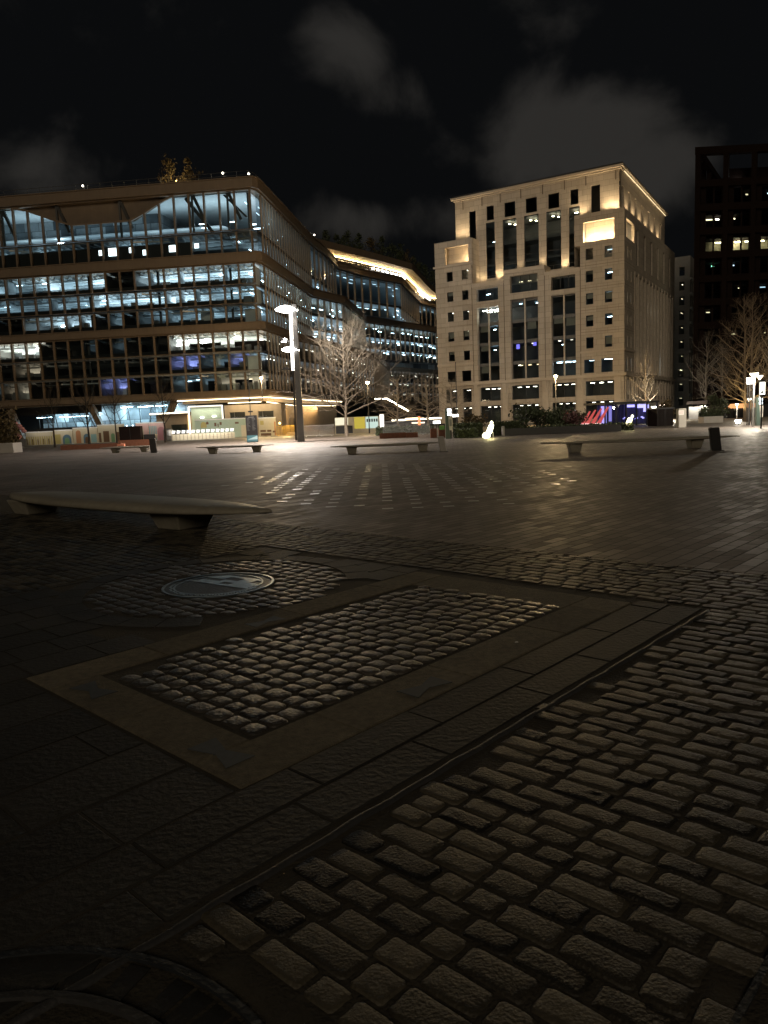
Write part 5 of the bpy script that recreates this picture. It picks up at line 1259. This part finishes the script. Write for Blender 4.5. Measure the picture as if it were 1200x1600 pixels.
totem('tapering green totem with lit screens beside the bins',700,685.5,1.05); totem('tapering totem with lit screen by the slim post lamp',1184,665,1.,2.1)
for lb,x,c in (('rusty brown litter bin furthest from the totem',677.5,M['corten']),('litter bin with a bright green label next to the totem',690.5,M['corten'])):
    p=pz(x,684); o=thing('litter_bin',lb,'bin',(p.x,p.y,0),0,'litter bins by the totem'); MB().box(-.25,-.25,.0,.25,.25,.72).build('body',c,o,bevel=.02); MB().box(-.27,-.27,.95,.27,.27,1.08).build('hood',M['black'],o); MB().box(-.25,-.25,.72,-.18,.25,.95).box(.18,-.25,.72,.25,.25,.95).build('post',M['black'],o)
    if x>680: MB().box(-.2,-.262,.62,.2,-.252,.92).build('label_plate',col('bright_green',(.16,.42,.08)),o)
# poster on the right
p=py(1190.5,607,49); o=thing('lit_poster','tall backlit white poster on a post at the edge of the view','poster',(p.x,49,0)); z0,z1=py(1190,617,49).z,py(1190,597,49).z
MB().box(-.2,-.06,z0,.2,.06,z1+.16).build('case',M['dark'],o); MB().box(-.18,-.07,z0+.02,.18,-.061,z1).build('lit_face',gl((1.,.97,.86),2.6),o); MB().tube([(0,.0,0),(0,.0,z0)],.045,6).build('pole',M['dark'],o)
mb=MB(); mb.add([(-.08,-.072,z0+.45),(.12,-.072,z0+.38),(.02,-.072,z0+.5)],[(0,1,2)]); mb.add([(-.14,-.072,z0+.1),(.1,-.072,z0+.12),(-.02,-.072,z0+.3)],[(0,1,2)]); mb.build('print',col('muted_green',(.1,.2,.1)),o)
# low shop with an orange strip
p=py(1133,636,92); q=py(1190,634,92); o=thing('shop_front','dark low shop front with an orange lit strip under its roof','shop',(p.x,92,0)); w_=q.x-p.x; z=p.z
MB().box(-2,.4,0,w_+4,6,z+.2).build('body',M['dark'],o); MB().box(-2.3,-.3,z+.5,w_+4,6,z+.9).build('roof',M['rust'],o)
for k in range(8): MB().box(w_*k/8+.05,.2,z-.2,w_*(k+1)/8-.05,.39,z+.35).build('lit_panel',gl((1.,.45,.18),1.2 if k<5 else .6),o)
for k in range(5): MB().box(w_*k/5+.2,.3,.1,w_*(k+1)/5-.2,.39,z-.5).build('shop_window',M['spandrel'],o)
# pavilion lit purple, red sails, shed, pillar
a,b=atx(945,72),atx(1026,74); o=thing('glass_pavilion','low dark framed pavilion with purple lit drapes','pavilion',(a.x,a.y,0),math.atan2(b.y-a.y,b.x-a.x)); w_=(b-a).length
MB().box(-.2,-.3,2.15,w_+.1,3.2,2.35).build('roof',M['black'],o); mb=MB()
for k in range(6): mb.box(w_*k/5-.06,-.1,0,w_*k/5+.06,.02,2.15)
mb.build('frame',M['black'],o); PU=mat('purple_lit_drape',(.1,.09,.16),.8); rg=random.Random(2)  # purple of the lighting is put into the drape colour
mb=MB()
for k in range(44):
    x0=w_*k/44; y=1.2+.12*math.sin(k*1.9); mb.quad((x0,y,.1),(x0+w_/44,1.2+.12*math.sin((k+1)*1.9),.1),(x0+w_/44,1.2+.12*math.sin((k+1)*1.9),2.1),(x0,y,2.1))
mb.build('drapes',PU,o)
for x0,x1,z0,z1,s in ((.0,.6,.3,2.,1.3),(.9,1.2,.5,2.,1.),(2.9,3.9,1.8,2.05,3.),(4.2,5.3,1.7,2.05,3.2),(5.6,6.4,1.75,2.05,3.),(w_-1.1,w_-.5,1.3,2.,3.2)):
    if x1<w_: MB().box(x0,.55,z0,x1,.62,z1).build('lit_panel',gl((.42,.36,1.),s),o)
for k in range(14): x0=2.6+rg.random()*(w_-3.6); MB().box(x0,.75,.55+rg.random()*.25,x0+.16,.8,.62+rg.random()*.3).build('small_lamp',gl((.4,.35,1.),3.),o)
light('AREA',(a.x+w_/2,a.y+.4,2.05),9,(.4,.32,1.),o,rot=(0,0,0),size=w_*.9,shape=.8)
MB().quad((0,-.05,.05),(w_,-.05,.05),(w_,-.05,2.15),(0,-.05,2.15)).build('pane',M['pane_dark'],o)
for k,(x,lb) in enumerate(((911,'red lit slanted sail nearest the shrubs'),(918.5,'red lit slanted sail, second from the shrubs'),(927,'red lit slanted sail, second from the purple pavilion'),(936.5,'red lit slanted sail nearest the purple pavilion'))):
    p=atx(x,68); o=thing('red_sail',lb,'sail',(p.x,p.y,.25),0,'slanted sails lit red'); k_=1+.08*k
    MB().add([(-.35,0,.05),(.05,0,.02),(.72*k_,.0,1.3*k_),(.6*k_,0,1.33*k_),(-.35,.08,.05),(.05,.08,.02),(.72*k_,.08,1.3*k_),(.6*k_,.08,1.33*k_)],[(0,1,2,3),(7,6,5,4),(0,4,5,1),(1,5,6,2),(2,6,7,3),(3,7,4,0)]).build('cloth',mat('glowing_red_cloth',(.6,.12,.13),.7,emit=(1,.12,.13),es=.3),o)  # cloth glows by itself in place of red light falling on it
    MB().add([(-.42,-.06,.0),(.3,-.06,-.02),(.12,-.06,.2),(-.3,-.06,.22),(-.42,.15,.0),(.3,.15,-.02),(.12,.15,.2),(-.3,.15,.22)],[(0,1,2,3),(7,6,5,4),(0,4,5,1),(1,5,6,2),(2,6,7,3),(3,7,4,0)]).build('lit_foot',gl((1.,.7,.66),2.2),o)
    MB().tube([(.64*k_,.1,1.35*k_),(.7*k_,.1,0)],.02,5).build('pole',M['black'],o)
a,b=atx(1027,66),atx(1052,66); o=thing('timber_shed','dark brown boarded shed beside the purple pavilion','shed',(a.x,66,0)); w_=(b-a).length
MB().box(0,0,0,w_,2.4,1.5).build('walls',M['rust'],o); MB().box(-.08,-.1,1.5,w_+.08,2.5,1.64).build('roof',M['black'],o); MB().box(w_*.48,-.02,.05,w_*.5,-.002,1.45).build('door_seam',M['black'],o); mb=MB()
for k in range(12): mb.box(w_*k/12,-.012,.02,w_*k/12+.02,-.001,1.48)
mb.build('board_gaps',M['black'],o)
p=pz(1064,668); o=thing('white_pillar','short white pillar with a printed notice beside the dark shed','pillar',(p.x,p.y,0)); MB().box(-.28,-.25,0,.32,.3,1.5).build('body',M['concrete'],o,bevel=.02); MB().box(-.3,-.262,1.0,.12,-.252,1.36).build('notice',M['white'],o); MB().box(-.26,-.268,1.12,.08,-.263,1.15).box(-.26,-.268,1.22,.08,-.263,1.25).build('notice_text',PNK,o)
# glowing figures
def glow_seat(label,x,yb,k,tall):
    p=pz(x,yb); o=thing('light_sculpture',label,'light sculpture',(p.x,p.y,0),0,'glowing figures on the square'); gm=gl((1.,.93,.62),6. if tall else 4.)
    mb=MB(); mb.lathe([(.1,0),(.26,.06),(.28,.22),(.2,.36),(.05,.42)],12,(-.22*k,0,0)); mb.build('foot_rest',gm,o,smooth=True)
    mb=MB(); mb.add([(-.18,-.2,.32),(.22,-.2,.26),(.42,-.2,.95),(.12,-.2,1.0),(-.18,.2,.32),(.22,.2,.26),(.42,.2,.95),(.12,.2,1.0)],[(0,1,2,3),(7,6,5,4),(0,4,5,1),(1,5,6,2),(2,6,7,3),(3,7,4,0)]); mb.build('body',gm,o,bevel=.12)
    mb=MB(); mb.lathe([(.03,.95),(.1,1.0),(.11,1.1),(.03,1.18)],8,(.4 if not tall else .25,0,0)); mb.build('head',gm,o,smooth=True)
    for dx in (.12,.36): MB().tube([(dx,.1,0),(dx,.1,.4)],.022,5).build('leg',M['steel'],o)
    light('POINT',(p.x,p.y-.55,.5),130,(1.,.85,.35),o,size=.25)
glow_seat('bright yellow glowing figure in the gap between the hedges',763,684.5,.6,True); glow_seat('white glowing reclining figure in front of the purple pavilion',980,672,1.5,False)

# ------------------------------------------------------------------ weak low lamp added to stand in for stray town light, night sky with clouds
EL,AZ=math.radians(27),math.radians(-178)                 # light comes from behind the viewer's left shoulder
sl=D.lights.new('town_fill','SUN'); sl.energy=.46; sl.angle=math.radians(25); sl.color=(1.,.82,.58)
so=D.objects.new('town_fill',sl); COL.objects.link(so)
sd=Vector((math.sin(AZ)*math.cos(EL),math.cos(AZ)*math.cos(EL),math.sin(EL))); so.rotation_euler=(-sd).to_track_quat('-Z','Y').to_euler()
w=D.worlds.new('World'); SC.world=w; w.use_nodes=True; nt=w.node_tree; L=nt.links; nt.nodes.clear()
out=nt.nodes.new('ShaderNodeOutputWorld'); sky=nt.nodes.new('ShaderNodeTexSky'); sky.sky_type='NISHITA'; sky.sun_disc=False; sky.sun_elevation=math.radians(-4); sky.sun_rotation=AZ
bg1=nt.nodes.new('ShaderNodeBackground'); L.new(sky.outputs[0],bg1.inputs[0]); bg1.inputs[1].default_value=.004
tc=nt.nodes.new('ShaderNodeTexCoord')
def vdir(x,y): return ray(x,y).normalized()
acc=None
for x,y,rx,ry,s in ((905,205,150,85,1.35),(1010,260,95,70,1.15),(820,190,110,50,.6),(690,235,110,45,.45),(520,75,75,50,.62),(470,95,70,45,.35),(60,275,110,55,.75),(600,345,190,45,.75),(330,40,90,60,.35),(830,35,85,45,.4),(1120,40,120,40,.2),(640,160,80,40,.3),(1180,210,90,60,.3),(130,195,70,20,.2)):
    c=vdir(x,y); R_=rx/FP
    sb=nt.nodes.new('ShaderNodeVectorMath'); sb.operation='SUBTRACT'; L.new(tc.outputs['Generated'],sb.inputs[0]); sb.inputs[1].default_value=c
    sc_=nt.nodes.new('ShaderNodeVectorMath'); sc_.operation='MULTIPLY'; L.new(sb.outputs[0],sc_.inputs[0]); sc_.inputs[1].default_value=(FP/rx,FP/rx,FP/ry)
    ln=nt.nodes.new('ShaderNodeVectorMath'); ln.operation='LENGTH'; L.new(sc_.outputs[0],ln.inputs[0])
    mr=nt.nodes.new('ShaderNodeMapRange'); mr.interpolation_type='SMOOTHSTEP'; mr.inputs['From Min'].default_value=0; mr.inputs['From Max'].default_value=1.5; mr.inputs['To Min'].default_value=s; mr.inputs['To Max'].default_value=0
    L.new(ln.outputs['Value'],mr.inputs[0])
    if acc is None: acc=mr.outputs[0]
    else:
        ad=nt.nodes.new('ShaderNodeMath'); ad.operation='MAXIMUM'; L.new(acc,ad.inputs[0]); L.new(mr.outputs[0],ad.inputs[1]); acc=ad.outputs[0]
n=nt.nodes.new('ShaderNodeTexNoise'); n.inputs['Scale'].default_value=7; n.inputs['Detail'].default_value=9; n.inputs['Roughness'].default_value=.55; n.inputs['Distortion'].default_value=.3
L.new(tc.outputs['Generated'],n.inputs['Vector'])
ma=nt.nodes.new('ShaderNodeMath'); ma.operation='MULTIPLY_ADD'; ma.inputs[1].default_value=2.6; ma.inputs[2].default_value=-1.35; L.new(n.outputs['Fac'],ma.inputs[0])
mb_=nt.nodes.new('ShaderNodeMath'); mb_.operation='ADD'; L.new(ma.outputs[0],mb_.inputs[0]); L.new(acc,mb_.inputs[1])
mu=nt.nodes.new('ShaderNodeMapRange'); mu.interpolation_type='SMOOTHSTEP'; mu.inputs['From Min'].default_value=.12; mu.inputs['From Max'].default_value=1.05; L.new(mb_.outputs[0],mu.inputs[0])
bg2=nt.nodes.new('ShaderNodeBackground'); mx=nt.nodes.new('ShaderNodeMix'); mx.data_type='RGBA'; L.new(mu.outputs[0],mx.inputs[0]); mx.inputs[6].default_value=(.0030,.0033,.0037,1); mx.inputs[7].default_value=(.025,.0235,.0215,1)
L.new(mx.outputs[2],bg2.inputs[0]); bg2.inputs[1].default_value=1.
ad=nt.nodes.new('ShaderNodeAddShader'); L.new(bg1.outputs[0],ad.inputs[0]); L.new(bg2.outputs[0],ad.inputs[1]); L.new(ad.outputs[0],out.inputs[0])

# ------------------------------------------------------------------ render settings
vs=SC.view_settings; vs.view_transform='Standard'; vs.look='None'; vs.exposure=0; vs.gamma=1
SC.render.engine='CYCLES'; cy=SC.cycles; cy.use_denoising=True; cy.max_bounces=7; cy.diffuse_bounces=3; cy.glossy_bounces=3; cy.transparent_max_bounces=16; cy.use_light_tree=True; cy.sample_clamp_indirect=6; cy.caustics_reflective=False; cy.caustics_refractive=False
